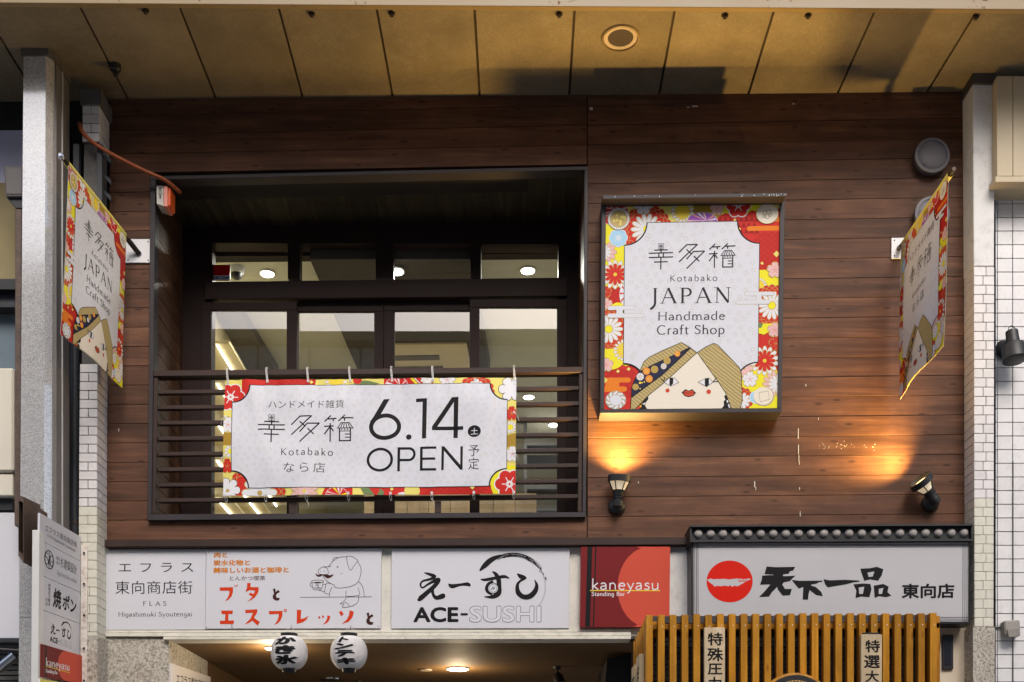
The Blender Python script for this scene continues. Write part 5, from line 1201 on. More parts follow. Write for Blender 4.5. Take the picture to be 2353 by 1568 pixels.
plaque(1978.8, 2026.8, 1458, '特選大盛', 'pale wooden plaque with brush characters and a dark cap, right on the lattice', [(1988, 1471, 2022, 1500), (1985, 1506, 2022, 1536), (1988, 1541, 2020, 1568), (1988, 1574, 2020, 1604)], True)
pc = P(1485, 1412, LY)
for k, (ya, yb2, vt_, s_) in enumerate(((LY + .1, LY + .28, 1458, '特殊圧力製法'), (LY + .36, LY + .54, 1478, '東向店特選'))):
    t = thing('side_wooden_plaque', (pc.x - .02, ya, 2.5), ('narrow pale plaque on the side of the lattice, nearer the corner' if k == 0 else 'narrow pale plaque on the side of the lattice, farther from the corner'), 'sign', 'side plaques of the lattice')
    q = [Vector((pc.x - .026, yb2, 2.62 - k * .02)), Vector((pc.x - .026, ya, 2.62 - k * .02)), Vector((pc.x - .026, ya, 1.7)), Vector((pc.x - .026, yb2, 1.7))]
    bm = NB(); hexa(bm, q, [p + Vector((.024, 0, 0)) for p in q]); obj('board', bm, plaquew, t)
    c = Canvas(0, 0, 40, 200); c.vtext(s_, 6, 12, 34, 196, 'black', .02); c.build('lettering', t, quadmap(*q), qn(*q))
# round wooden sign at the bottom
ctr = P(1829, 1635, LY - .1); t = thing('round_wooden_sign', P(1829, 1730, LY - .06), 'round wooden sign with black ring and rope border, cut off at the bottom', 'sign')
rr0 = 90 * S * (D + LY - .1) / D
bm = NB(); lathe(bm, ctr + Vector((0, .07, 0)), (0, -1, 0), [(0, rr0 * .97), (.05, rr0), (.066, rr0 * .985), (.07, rr0 * .93), (.06, rr0 * .92)], 64); obj('rim', bm, slatw, t, True)
bm = NB(); lathe(bm, ctr + Vector((0, .0, 0)), (0, -1, 0), [(-.005, rr0 * .925), (.003, rr0 * .925), (.004, rr0 * .80)], 64, False, True); obj('black_ring', bm, blackp, t, True)
bm = NB(); lathe(bm, ctr + Vector((0, .0, 0)), (0, -1, 0), [(.0045, rr0 * .79), (.007, rr0 * .78)], 64); obj('disc', bm, plaquew, t)
bm = NB()
for i in range(56):
    a = 2 * math.pi * i / 56; r1, r2 = rr0 * .715, rr0 * .785; o = ctr + Vector((0, -.009, 0))
    tube(bm, [o + Vector((r1 * math.cos(a), 0, r1 * math.sin(a))), o + Vector((r2 * math.cos(a + .09), 0, r2 * math.sin(a + .09)))], .0055, 6)
obj('rope_border', bm, slatw, t, True)

# ------------------------------------------------------------------ paper lanterns
def lantern(cu, chars, label):
    t = thing('paper_lantern', P(cu, 1502, -.14), label, 'lantern', 'white paper lanterns under the sign boards')
    y = -.14; k = S * (D + y) / D; ctr = P(cu, 1500.5, y); hh, ww = 36.5 * k, 42 * k; prof = []; nr = 56
    for i in range(nr + 1):
        s_ = -1 + 2 * i / nr; zz = s_ * hh; r = ww * (1 - abs(s_) ** 2.6 * .52) ** 1.0 if True else 0
        r = ww * math.sqrt(max(.0, 1 - (abs(s_) * .86) ** 2.3)) ; r += .0013 * (1 if i % 2 else -1)
        prof.append((zz, r))
    bm = NB(); lathe(bm, ctr, (0, 0, 1), prof, 40); obj('paper_shade', bm, M('lantern_paper', (.70, .68, .67), .6, .05, 12, .05, dirt=.25, dcol=(.35, .32, .3)), t, True)
    bm = NB(); lathe(bm, ctr + Vector((0, 0, hh - .002)), (0, 0, 1), [(-.012, .047), (.022, .052), (.024, .043)], 28); obj('top_ring', bm, blackp, t, True)
    bm = NB(); lathe(bm, ctr - Vector((0, 0, hh - .002)), (0, 0, -1), [(-.004, .042), (.012, .041), (.024, .038), (.026, .03)], 28); obj('bottom_ring', bm, blackp, t, True)
    hk = P(cu + 4, 1440, -.05)
    bm = NB(); tp = ctr + Vector((0, 0, hh + .012)); tube(bm, [tp + Vector((-.048, 0, 0)), tp + Vector((-.03, .02, .026)), hk + Vector((0, -.002, -.004)), tp + Vector((.03, .02, .026)), tp + Vector((.048, 0, 0))], .0014, 6); obj('wire', bm, steelplate, t)
    bm = NB(); tube(bm, [hk + Vector((0, .02, .008)), hk + Vector((0, -.004, .004)), hk + Vector((0, -.006, -.006)), hk + Vector((0, .002, -.008))], .0018, 6); obj('hook', bm, darksteel, t)
    # characters wrapped on the shade
    c = Canvas(-60, -40, 60, 40); h = 66 / len(chars)
    for i, ch in enumerate(chars):
        wd = (29, 25, 31)[i] if len(chars) == 3 else (14, 24, 24, 27)[i]
        c.text(ch, -wd - 3 + (0 if len(chars) == 3 else 2 * i - 6), -33 + h * i, wd - 3 + (0 if len(chars) == 3 else 2 * i - 6), -33 + h * (i + 1) - 2, 'black', .055, .1)
    def wrap(a, b):
        x = (-60 + 120 * a) * k; z = -(-40 + 80 * b) * k; s_ = max(-.98, min(.98, z / hh)); r = ww * math.sqrt(max(.05, 1 - (abs(s_) * .86) ** 2.3)) + .0018
        th = x / ww; return ctr + Vector((r * math.sin(th), -r * math.cos(th), z))
    c.build('lettering', t, wrap, Vector((0, -1, 0)), grid=(40, 30), base=.0004)
lantern(664.8, 'かき氷', 'white paper lantern with bold black characters, the left of the two'); lantern(801.8, 'トンテキ', 'white paper lantern with slanted black katakana, the right of the two')
hk = P(533, 1440, -.03); t = thing('empty_hook', hk, 'small empty metal hook under the red katakana, left of the lanterns', 'hook')
bm = NB(); tube(bm, [hk + Vector((0, .01, .012)), hk + Vector((0, -.006, .008)), hk + Vector((0, -.008, -.006)), hk + Vector((.004, .0, -.01))], .002, 6); obj('wire', bm, darksteel, t)

# ------------------------------------------------------------------ big shop sign box
t = thing('shop_sign_box', P(1590, 950, -.07), 'large framed shop sign with floral border and a woman in a straw hat', 'sign')
SY = -.125
solidp = lambda nm, cs, y0, y1, m_, bev=.0015: sub(nm, cs, y0, y1, m_, t, bev)
solidp('frame', [(1382.5, 464), (1392.6, 464), (1388.4, 941), (1379, 941)], -.14, 0, bluebrown); solidp('frame', [(1793, 460), (1803.6, 460), (1796.5, 938), (1787, 938)], -.14, 0, bluebrown)
solidp('frame', [(1379, 941.2), (1796.8, 938.2), (1796.6, 947.5), (1378.8, 950)], -.14, 0, bluebrown); solidp('frame', [(1384, 464), (1803, 458), (1803, 467.5), (1384, 474)], -.13, 0, blackp)
solidp('rain_hood', [(1384.5, 448.5), (1805.5, 443.5), (1805.3, 452), (1384.3, 457.5)], -.215, 0, bluebrown, .002)
q = [P(1392.5, 474, SY), P(1793, 467.5, SY), P(1787, 938.5, SY), P(1388.2, 941.4, SY)]
bm = NB(); hexa(bm, q, [Vector((p.x, -.02, p.z)) for p in q]); obj('face', bm, whitepl, t)
shop_art('main').build('floral_print', t, quadmap(*q), qn(*q))
bm = NB(); rg = random.Random(4)
for i in range(26):
    u = 1384.5 + (421 * (rg.random() if i < 10 else 1 - rg.random() ** 2 * .3)); v = 449.5 - (u - 1384) * .012 + rg.uniform(0, 4); slab(bm, rect(u, v, u + rg.uniform(.6, 1.6), v + rg.uniform(1, 3.4)), -.2165, -.2152)
obj('drip_marks', bm, whitepl, t, kind='stuff')

# ------------------------------------------------------------------ flags
def flag(quad, kind, label, base_px, plate_cs, side):
    t = thing('hanging_flag', quad[0], label, 'flag', 'floral flags hung from wall poles')
    tl, tr, br, bl = quad; n = qn(*quad); f0 = quadmap(*quad)
    def fm(a, b): return f0(a, b) + n * (.018 * math.sin(math.pi * (a * 1.0)) * math.sin(b * 2.2) + .006 * math.sin(a * 9 + b * 4) * b)
    fm = gridmap(fm, 12, 14)
    bm = NB(); g = [[bm.verts.new(fm(i / 12, j / 14) - n * .0008) for i in range(13)] for j in range(15)]
    for j in range(14):
        for i in range(12): bm.faces.new((g[j][i], g[j][i + 1], g[j + 1][i])); bm.faces.new((g[j][i + 1], g[j + 1][i + 1], g[j + 1][i]))
    r_ = bmesh.ops.extrude_face_region(bm, geom=bm.faces[:]); bmesh.ops.translate(bm, verts=[v for v in r_['geom'] if isinstance(v, bmesh.types.BMVert)], vec=-n * .0008)
    obj('cloth', bm, M('banner_cloth', (.63, .63, .67), .5, .02), t, True)
    shop_art(kind).build('floral_print', t, fm, n, grid=(12, 14), dz=2.5e-5, base=.0003)
    near, far = (tl, tr) if side < 0 else (tr, tl)
    d = (near - far).normalized(); pl_ = P(*base_px, -.012)
    bm = NB(); z = Vector((0, 0, .012)); p0_ = far + z - n * .012; tube(bm, [pl_, pl_.lerp(p0_, .6), p0_, near + z - n * .012 + d * .05], .0105, 12); obj('pole', bm, darksteel, t, True)
    if side < 0:
        bm = NB(); lathe(bm, near + z - n * .012 + d * .05, d, [(0, .0155), (.01, .019), (.02, .017), (.028, .008)], 18); obj('pole_cap', bm, chromem, t, True)
    # sleeve over the pole
    bm = NB(); o_ = -n * .012 + z; rings = []
    for e in (far, near):
        rings.append([bm.verts.new(e + o_ + (Vector((0, 0, 1)) * math.cos(x_) + n * math.sin(x_)) * .0165) for x_ in [2 * math.pi * k / 14 for k in range(14)]])
    for k in range(14): bm.faces.new((rings[0][k], rings[0][(k + 1) % 14], rings[1][(k + 1) % 14], rings[1][k]))
    obj('sleeve', bm, ink('lyellow'), t, True)
    pt = thing('flag_mounting_plate', P((plate_cs[0][0] + plate_cs[1][0]) / 2, plate_cs[2][1], -.01), 'white square steel plate holding the ' + ('left' if side < 0 else 'right') + ' flag pole', 'plate', 'flag mounting plates')
    bm = NB(); slab(bm, plate_cs, -.012, -.0025, .0015); obj('plate', bm, steelplate, pt)
    us = [plate_cs[0][0] + 7, plate_cs[1][0] - 7]; vs2 = [plate_cs[0][1] + 6, plate_cs[2][1] - 6]
    for u in us:
        for v in vs2: bm = NB(); lathe(bm, P(u, v, -.0125), (0, -1, 0), [(0, .0045), (.003, .003)], 8); obj('bolt', bm, darksteel, pt)
    bm = NB(); tube(bm, [pl_ + Vector((0, -.0, 0)), pl_.lerp(p0_, .75)], .016, 12); obj('pole_socket', bm, darksteel, pt, True)
qL = [P(158, 380, -.864), P(290, 545, -.12), P(279, 892, -.12), P(141, 768, -.864)]
flag(qL, 'left', 'floral flag with English lettering hanging at the left of the balcony', (320, 584), [(287.5, 549.5), (347.5, 549.5), (346.5, 604), (287.5, 604)], -1)
qR = [P(2071, 566, -.12), P(2179, 405, -.864), P(2169, 794, -.864), P(2066, 918, -.12)]
flag(qR, 'right', 'floral flag with Japanese lettering hanging at the right end of the wall', (2066, 571), [(2048.5, 546.7), (2106, 546), (2106, 594), (2048.5, 594.4)], 1)

# ------------------------------------------------------------------ opening banner
t = thing('opening_banner', P(850, 1136, -.05), 'wide white banner with floral border tied to the balcony railing', 'banner')
q = [P(516.7, 871.5, -.045), P(1186.5, 864.7, -.045), P(1184.3, 1135.5, -.045), P(512.2, 1139.4, -.045)]; f0 = quadmap(*q); nb = Vector((0, -1, 0))
gx = [(118 - 90) / 2955, (518 - 90) / 2955, (932 - 90) / 2955, (1357 - 90) / 2955, (1783 - 90) / 2955, (2200 - 90) / 2955, (2625 - 90) / 2955, (3028 - 90) / 2955]
def fb(a, b):
    w_ = .006 * math.sin(a * 7 + 1) * math.sin(b * 3.1) + .0035 * math.sin(a * 17 + b * 5) * (1 - b) * b * 3 + .0016 * math.sin(a * 31 + b * 7) * (1 - b) ** 2 + .0022 * math.sin(a * 11 - b * 9)
    for g_ in gx:
        d_ = a - g_; e_ = math.exp(-(d_ * 22) ** 2)
        w_ += -.010 * e_ * max(0, 1 - b * 5) + .0028 * math.sin(d_ * 120) * math.exp(-abs(d_) * 18) * max(0, 1 - b * 3.5) + .005 * math.sin((d_ + b * .1) * 60) * math.exp(-abs(d_) * 14) * max(0, b * 3 - 2)
    w_ += .007 * math.exp(-((a - .27 - (1 - b) * .05) * 40) ** 2) * max(0, b - .5) * 2 + .006 * math.exp(-((a - .18 + (1 - b) * .1) * 45) ** 2) * (1 - b) + .008 * math.exp(-((a - .93 + (b) * .08) * 30) ** 2) * (1 - abs(2 * b - 1))
    sag = .006 * (1 - b) * abs(math.sin(a * math.pi * 7.05))
    return f0(a, b) + nb * w_ * 1.7 - Vector((0, 0, sag))
GX, GY = 84, 22
fb = gridmap(fb, GX, GY)
bm = NB(); g = [[bm.verts.new(fb(i / GX, j / GY) - nb * .001) for i in range(GX + 1)] for j in range(GY + 1)]
for j in range(GY):
    for i in range(GX): bm.faces.new((g[j][i], g[j][i + 1], g[j + 1][i])); bm.faces.new((g[j][i + 1], g[j + 1][i + 1], g[j + 1][i]))
r_ = bmesh.ops.extrude_face_region(bm, geom=bm.faces[:]); bmesh.ops.translate(bm, verts=[v for v in r_['geom'] if isinstance(v, bmesh.types.BMVert)], vec=-nb * .001)
obj('cloth', bm, MATS['banner_cloth'], t, True)
c = Canvas(90, 178, 3045, 1368)
c.poly([(90, 178), (3045, 178), (3045, 1368), (90, 1368)], 'lyellow')
c.poly([(265, 178), (1010, 178), (1000, 270), (360, 270), (360, 420), (265, 330)], 'red'); c.poly([(90, 730), (180, 730), (180, 860), (90, 860)], 'dgold')
c.poly([(1700, 178), (2200, 178), (2200, 260), (1700, 260)], 'red'); c.poly([(1560, 1280), (2800, 1280), (2880, 1140), (2880, 1368), (1560, 1368)], 'red'); c.poly([(1120, 1290), (1400, 1290), (1400, 1368), (1090, 1368)], 'red')
c.l += 1; seigaiha(c, 500, 200, 960, 240, 30); seigaiha(c, 2150, 1310, 2700, 1368, 34)
c.poly([(2950, 780), (3045, 760), (3045, 900), (2950, 900)], 'dgold')
plum(c, 152, 360, 155, 'red', 'white'); sakura(c, 135, 650, 88, 'white'); flower(c, 165, 920, 66, 9, 'white', 'gold', 'yellow', .3); sakura(c, 130, 1065, 78, 'red')
scallops(c, 430, 1330, 220, 300, 20); flower(c, 460, 1340, 185, 10, 'white', 'gold', 'gold', .05); flower(c, 135, 1315, 135, 7, 'white', 'brown', 'gold', .1)
chrys(c, 1215, 185, 120); c.poly([(1390, 225), (1450, 190), (1560, 200), (1660, 225), (1560, 250), (1430, 250)], 'green'); c.circle(1430, 185, 45, 'red')
ball(c, 1830, 270, 120, 110, ['red', 'white', 'red', 'pink']); c.line([(1980, 180), (2050, 250)], 22, 'yellow'); c.line([(2010, 178), (2085, 250)], 10, 'white')
chrys(c, 2140, 190, 70, 'white', 'white', 10); sakura(c, 2345, 200, 90, 'white'); scallops(c, 2640, 330, 90, 190, 16); sakura(c, 2640, 260, 70, 'white'); flower(c, 3000, 300, 138, 6, 'white', 'brown', 'white', .12)
sakura(c, 3000, 560, 78, 'red'); flower(c, 2990, 700, 66, 10, 'white', 'gold', 'yellow', .3); sakura(c, 3010, 970, 85, 'white')
c.circle(2985, 1270, 190, 'yellow'); plum(c, 2985, 1270, 158, 'red', 'white')
chrys(c, 915, 1330, 140, 'pink', 'pink', 14); ball(c, 1240, 1380, 110, 95, ['red', 'white', 'pink', 'red', 'yellow'])
c.poly([(1480, 1300), (1570, 1300), (1620, 1368), (1520, 1368)], 'green'); c.poly([(1650, 1368), (1680, 1300), (1720, 1340), (1710, 1368)], 'green'); c.circle(2000, 1330, 78, 'lyellow'); c.circle(1905, 1372, 30, 'white'); c.circle(1880, 1372, 24, 'white')
c.l += 1
for x, y, r in ((965, 210, 20), (1795, 1308, 20), (2610, 1300, 22)): c.add([(x, y - r), (x + r, y), (x, y + r), (x - r, y)], 'lyellow')
c.l += 5; c.poly(notchpanel(176, 242, 2952, 1288, 178, grow=6), 'black'); c.poly(notchpanel(176, 242, 2952, 1288, 178), 'panel')
def okb(x, y):
    return 200 < x < 2930 and 268 < y < 1262 and all(math.hypot(x - ax, y - ay) > 195 for ax in (176, 2952) for ay in (242, 1288))
tinysakura(c, 190, 270, 2950, 1270, 78, 20, okb, seed=9)
c.l += 6; c.text('ハンドメイド雑貨', 538, 398, 1303, 482, 'black', -.004); logo(c, Aff(.945, -155.5, .93, -49), 'black', 14)
stext(c, 'Kotabako', 668, 962, 1197, 72, 'black', .12, .09, False, .18); c.text('なら店', 703, 1035, 1118, 1140, 'black', -.006, 0, 1.35)
o = 1467
c.line(circ(o + 252, 672, 142, 115, 40), 42, 'black', closed=True); c.poly([(o + 235, 390), (o + 296, 388), (o + 205, 545), (o + 130, 640), (o + 95, 620), (o + 130, 570)], 'black'); c.circle(o + 494, 780, 28, 'black')
c.poly([(o + 563, 387), (o + 674, 387), (o + 670, 800), (o + 627, 800), (o + 630, 422), (o + 563, 422)], 'black')
c.poly([(o + 928, 382), (o + 994, 380), (o + 990, 795), (o + 946, 795), (o + 948, 432), (o + 782, 680), (o + 1045, 676), (o + 1045, 713), (o + 728, 718), (o + 728, 680)], 'black')
c.circle(o + 1157, 733, 67, 'black', 60); c.text('土', o + 1121, 700, o + 1193, 766, 'panel', .01)
c.line(circ(o + 203, 1007, 121, 109, 40), 27, 'black', closed=True); c.l += 1
c.line([(o + 396, 885), (o + 394, 1130)], 27, 'black', up=False); c.line([(o + 396, 898), (o + 500, 898)] + [(o + 500 + 54 * math.sin(R(a)), 957 - 59 * math.cos(R(a))) for a in range(10, 181, 17)] + [(o + 396, 1016)], 25, 'black', up=False)
c.line([(o + 624, 885), (o + 624, 1127)], 27, 'black', up=False)
for y, x1_ in ((896, 775), (1007, 765), (1114, 775)): c.line([(o + 624, y), (o + x1_, y)], 24, 'black', up=False)
c.poly([(o + 828, 880), (o + 855, 880), (o + 1018, 1070), (o + 1018, 880), (o + 1043, 880), (o + 1043, 1123), (o + 1020, 1123), (o + 853, 925), (o + 851, 1123), (o + 826, 1123)], 'black')
c.text('予', o + 1098, 877, o + 1210, 988, 'black', -.004); c.text('定', o + 1100, 1005, o + 1208, 1123, 'black', -.004)
c.build('banner_print', t, fb, nb, grid=(GX, GY), dz=2.5e-5, base=.0003)
for i, a in enumerate(gx):
    for b, top in ((.018, True), (.985, False)):
        p = fb(a, b) + nb * .004
        bm = NB(); lathe(bm, p, (0, -1, 0), [(0, .0085), (.002, .008), (.002, .004), (0, .004)], 14, False, False); obj('grommet', bm, steelplate, t)
        if top:
            if i == 6: continue
            e = P(lerp(516.7, 1186.5, a) - 2, 847 - a * 6, -.036); bm = NB()
            for dx in (-.003, .004): tube(bm, [p + Vector((dx, -.002, 0)), Vector((e.x + dx, -.036, e.z - .02)), Vector((e.x + dx, -.034, e.z + .004)), Vector((e.x + dx, .0, e.z + .014))], .0022, 6)
            obj('rope_tie', bm, rope, t, True)
        else:
            bm = NB(); e = Vector((p.x - .004, -.02, P(0, 1153 - a * 9).z))
            tube(bm, [p, p + Vector((-.006, -.002, -.02)), e + Vector((-.004, -.002, 0)), e + Vector((.004, -.004, -.014)), e + Vector((.01, -.004, -.004)), p + Vector((.004, -.002, -.012)), p], .0022, 6)
            if i % 3 == 2: tube(bm, [e, e + Vector((.012, -.006, -.02)), e + Vector((.016, -.004, -.045))], .0012, 5)
            obj('rope_tie', bm, rope, t, True)
for (x, y) in ((105, 570), (100, 965), (3025, 550), (3022, 950)):
    a, b = (x - 90) / 2955, (y - 178) / 1190; p = fb(a, b) + nb * .004; sg = -1 if x < 1000 else 1
    bm = NB(); lathe(bm, p, (0, -1, 0), [(0, .0075), (.002, .007), (.002, .0035), (0, .0035)], 12, False, False); obj('grommet', bm, steelplate, t)
    bm = NB(); tube(bm, [p, p + Vector((sg * .02, -.002, -.02)), p + Vector((sg * .03, .02, -.045))], .002, 6); obj('rope_tie', bm, rope, t, True)

# ------------------------------------------------------------------ round wall vents
for i, (u, v, lab) in enumerate(((2143, 356, 'grey round wall vent cover above the right flag'), (2143, 490, 'grey round wall vent cover partly hidden behind the right flag'), (2140, 622, 'lowest grey round vent cover almost hidden behind the right flag'))):
    r = 40.5 * S if i < 2 else 33 * S; y = -.06; p = P(u, v, y); t = thing('round_wall_vent', p, lab, 'vent', 'round wall vents')
    bm = NB(); lathe(bm, p + Vector((0, .058, 0)), (0, -1, 0), [(0, r * .9), (.03, r * .92), (.034, r * .985), (.05, r), (.056, r * .98), (.058, r * .82), (.054, r * .81), (.055, r * .79), (.062, r * .5), (.063, .002)], 44); obj('cover', bm, ventm, t, True)
    bm = NB()
    for a in (-50, -90, -130): q_ = p + Vector((math.cos(R(a)) * r * .72, -.004, math.sin(R(a)) * r * .72)); lathe(bm, q_, (0, -1, 0), [(0, .003), (.0015, .002)], 8)
    obj('screws', bm, blackp, t)

# ------------------------------------------------------------------ wall spotlights (lit)
def spot(base, axis, elbow, label, energy):
    t = thing('wall_spotlight', base, label, 'light', 'black wall spotlights'); axis = Vector(axis).normalized()
    bm = NB(); lathe(bm, base, (0, -1, 0), [(0, .052), (.012, .055), (.03, .05), (.04, .036), (.05, .02), (.085, .02)], 28); obj('base', bm, lampblack, t, True)
    e = base + Vector((0, -.085, 0)) ; bm = NB(); lathe(bm, e - axis * .028, axis, [(0, .02), (.008, .03), (.04, .033), (.044, .030), (.05, .034), (.054, .030), (.06, .034), (.064, .030), (.07, .034), (.09, .034), (.102, .042), (.106, .03)], 26); obj('body', bm, lampblack, t, True)
    h = e + axis * .078
    bm = NB(); lathe(bm, h, axis, [(0, .036), (.05, .058), (.055, .05), (.03, .03)], 26, False, True); obj('glass', bm, lampglass, t, True)
    bm = NB(); lathe(bm, h + axis * .048, axis, [(-.004, .064), (-.002, .071), (.034, .073), (.036, .066), (.006, .062)], 32, False, False); obj('rim', bm, lampblack, t, True)
    a = axis.cross(Vector((0, 1, 0))).normalized(); b = axis.cross(a)
    for k in range(6):
        d = a * math.cos(k * math.pi / 3) + b * math.sin(k * math.pi / 3); bm = NB(); tube(bm, [h - axis * .002 + d * .038, h + axis * .055 + d * .067], .0035, 6); obj('cage_bar', bm, lampblack, t)
    bm = NB(); lathe(bm, h + axis * .058, axis, [(0, .058), (.002, .057)], 28); obj('lens', bm, lensem, t)
    L = bpy.data.lights.new('spot_bulb', 'SPOT'); L.energy = energy; L.color = AMBER; L.spot_size = R(136); L.spot_blend = 1.0; L.shadow_soft_size = .035
    lo = bpy.data.objects.new('spot_bulb', L); link(lo, t); lo.location = (h + axis * .068) - WL[t]; lo.rotation_euler = (-axis).to_track_quat('-Z', 'Y').to_euler() if False else axis.to_track_quat('-Z', 'Y').to_euler()
spot(P(1417, 1165), (.06, -.12, 1), None, 'lit black wall spotlight pointing straight up below the shop sign', 160)
spot(P(2136, 1158), (-.66, -.24, .71), None, 'lit black wall spotlight tilted to the left near the right pilaster', 160)

# ------------------------------------------------------------------ small fixtures
# orange conduit
t = thing('orange_conduit', P(300, 380, -.1), 'orange flexible conduit curving from the left pilaster to the balcony', 'conduit')
pts = [P(183, 284, -.14), P(185, 296, -.21), P(196, 312, -.23), P(214, 328, -.23), P(240, 345, -.22), P(280, 367, -.18), P(333, 393, -.13), P(377, 413, -.09), P(400, 430, -.04), P(414, 443, .05)]
sp_ = smoothpts([tuple(p) for p in pts], False, 14); bm = NB(); tube(bm, sp_, .012, 10, [.0125 if i % 2 else .0105 for i in range(len(sp_))]); obj('tube', bm, orangem, t, True)
# alarm box
t = thing('alarm_box', P(372, 475, .0), 'small white and orange alarm box at the top left of the balcony', 'alarm')
bm = NB(); slab(bm, [(359, 426), (376, 427), (376, 474), (360, 469)], -.055, .05, .002); obj('housing', bm, M('alarm_white', (.62, .60, .52), .5), t)
bm = NB(); slab(bm, [(376.3, 427), (385, 428), (385, 475), (376.3, 474.3)], -.062, .05, .002); obj('side_cover', bm, pinklens, t)
bm = NB(); slab(bm, [(385.2, 429), (392, 431), (392, 472), (385.2, 474.5)], -.05, .05, .004); obj('lens', bm, orangelens, t)
q = [P(361, 430, -.055), P(375, 431, -.055), P(375, 458, -.055), P(361, 456, -.055)]; c = Canvas(0, 0, 14, 27); c.text('SECOM', 4, 1, 10, 26, 'black', .02, rot=90); c.build('lettering', t, quadmap(*q), qn(*q), base=.001)
# window sticker
t = thing('window_sticker', P(507, 645, .65), 'red and white security sticker in the corner of the top left pane', 'sticker')
q = [P(489, 609, .655), P(529, 609, .655), P(529, 645.5, .655), P(489, 645.5, .655)]
bm = NB(); hexa(bm, q, [p + Vector((0, .001, 0)) for p in q]); obj('film', bm, M('sticker_white', (.7, .7, .72), .4), t)
c = Canvas(0, 0, 40, 36.5); c.poly([(0, 0), (40, 0), (40, 24.5), (0, 24.5)], 'secred'); c.poly([(0, 35), (40, 35), (40, 36.5), (0, 36.5)], 'secred'); c.text('SECOM', 2, 26.5, 38, 33.5, 'secblue', .04); c.build('print', t, quadmap(*q), qn(*q), base=.0008)
# lamp on the square tiles, right edge
t = thing('tile_wall_spotlight', P(2310, 830, -.06), 'dusty black spotlight on the square tiled wall at the right edge', 'light')
bm = NB(); lathe(bm, P(2307, 805, -.052), (.35, -1, .1), [(0, .062), (.02, .06), (.045, .04), (.06, .02)], 24); obj('base', bm, lampblack, t, True)
hp = P(2332, 822, -.18); ax = Vector((.05, -.15, -1)).normalized()
bm = NB(); lathe(bm, hp - ax * .17, ax, [(0, .036), (.085, .040), (.09, .062), (.10, .068), (.185, .072), (.19, .064)], 26); obj('head', bm, lampblack, t, True)
bm = NB(); tube(bm, [P(2312, 800, -.08), P(2322, 795, -.17)], .012, 10); obj('arm', bm, lampblack, t, True)
bm = NB(); tube(bm, smoothpts([tuple(hp - ax * .17 + Vector((-.02, 0, 0))), tuple(hp - ax * .20 + Vector((-.012, 0, 0))), tuple(hp - ax * .205 + Vector((.012, 0, 0))), tuple(hp - ax * .17 + Vector((.03, 0, 0)))]), .003, 6); obj('cord_loop', bm, lampblack, t, True)
t = thing('junction_box', P(2325, 1450, -.08), 'grey junction box with a cable on the square tiled wall', 'box')
bm = NB(); slab(bm, [(2308, 1426), (2344, 1424), (2346, 1462), (2310, 1460)], -.12, -.051, .008); obj('box', bm, M('box_grey', (.30, .28, .25), .5, .1), t)
bm = NB(); slab(bm, [(2314, 1446), (2343, 1444), (2340, 1464), (2318, 1465)], -.13, -.121, .003); obj('flap', bm, M('box_grey2', (.24, .22, .2), .5), t)
bm = NB(); tube(bm, [P(2287, 1442, -.06), P(2309, 1442, -.06)], .006, 8); tube(bm, [P(2328, 1425, -.06), P(2328, 1060, -.056)], .0028, 6); tube(bm, [P(2328, 1462, -.06), P(2328, 1640, -.056)], .0028, 6); obj('cable', bm, M('cable_dark', (.09, .085, .08), .6), t)

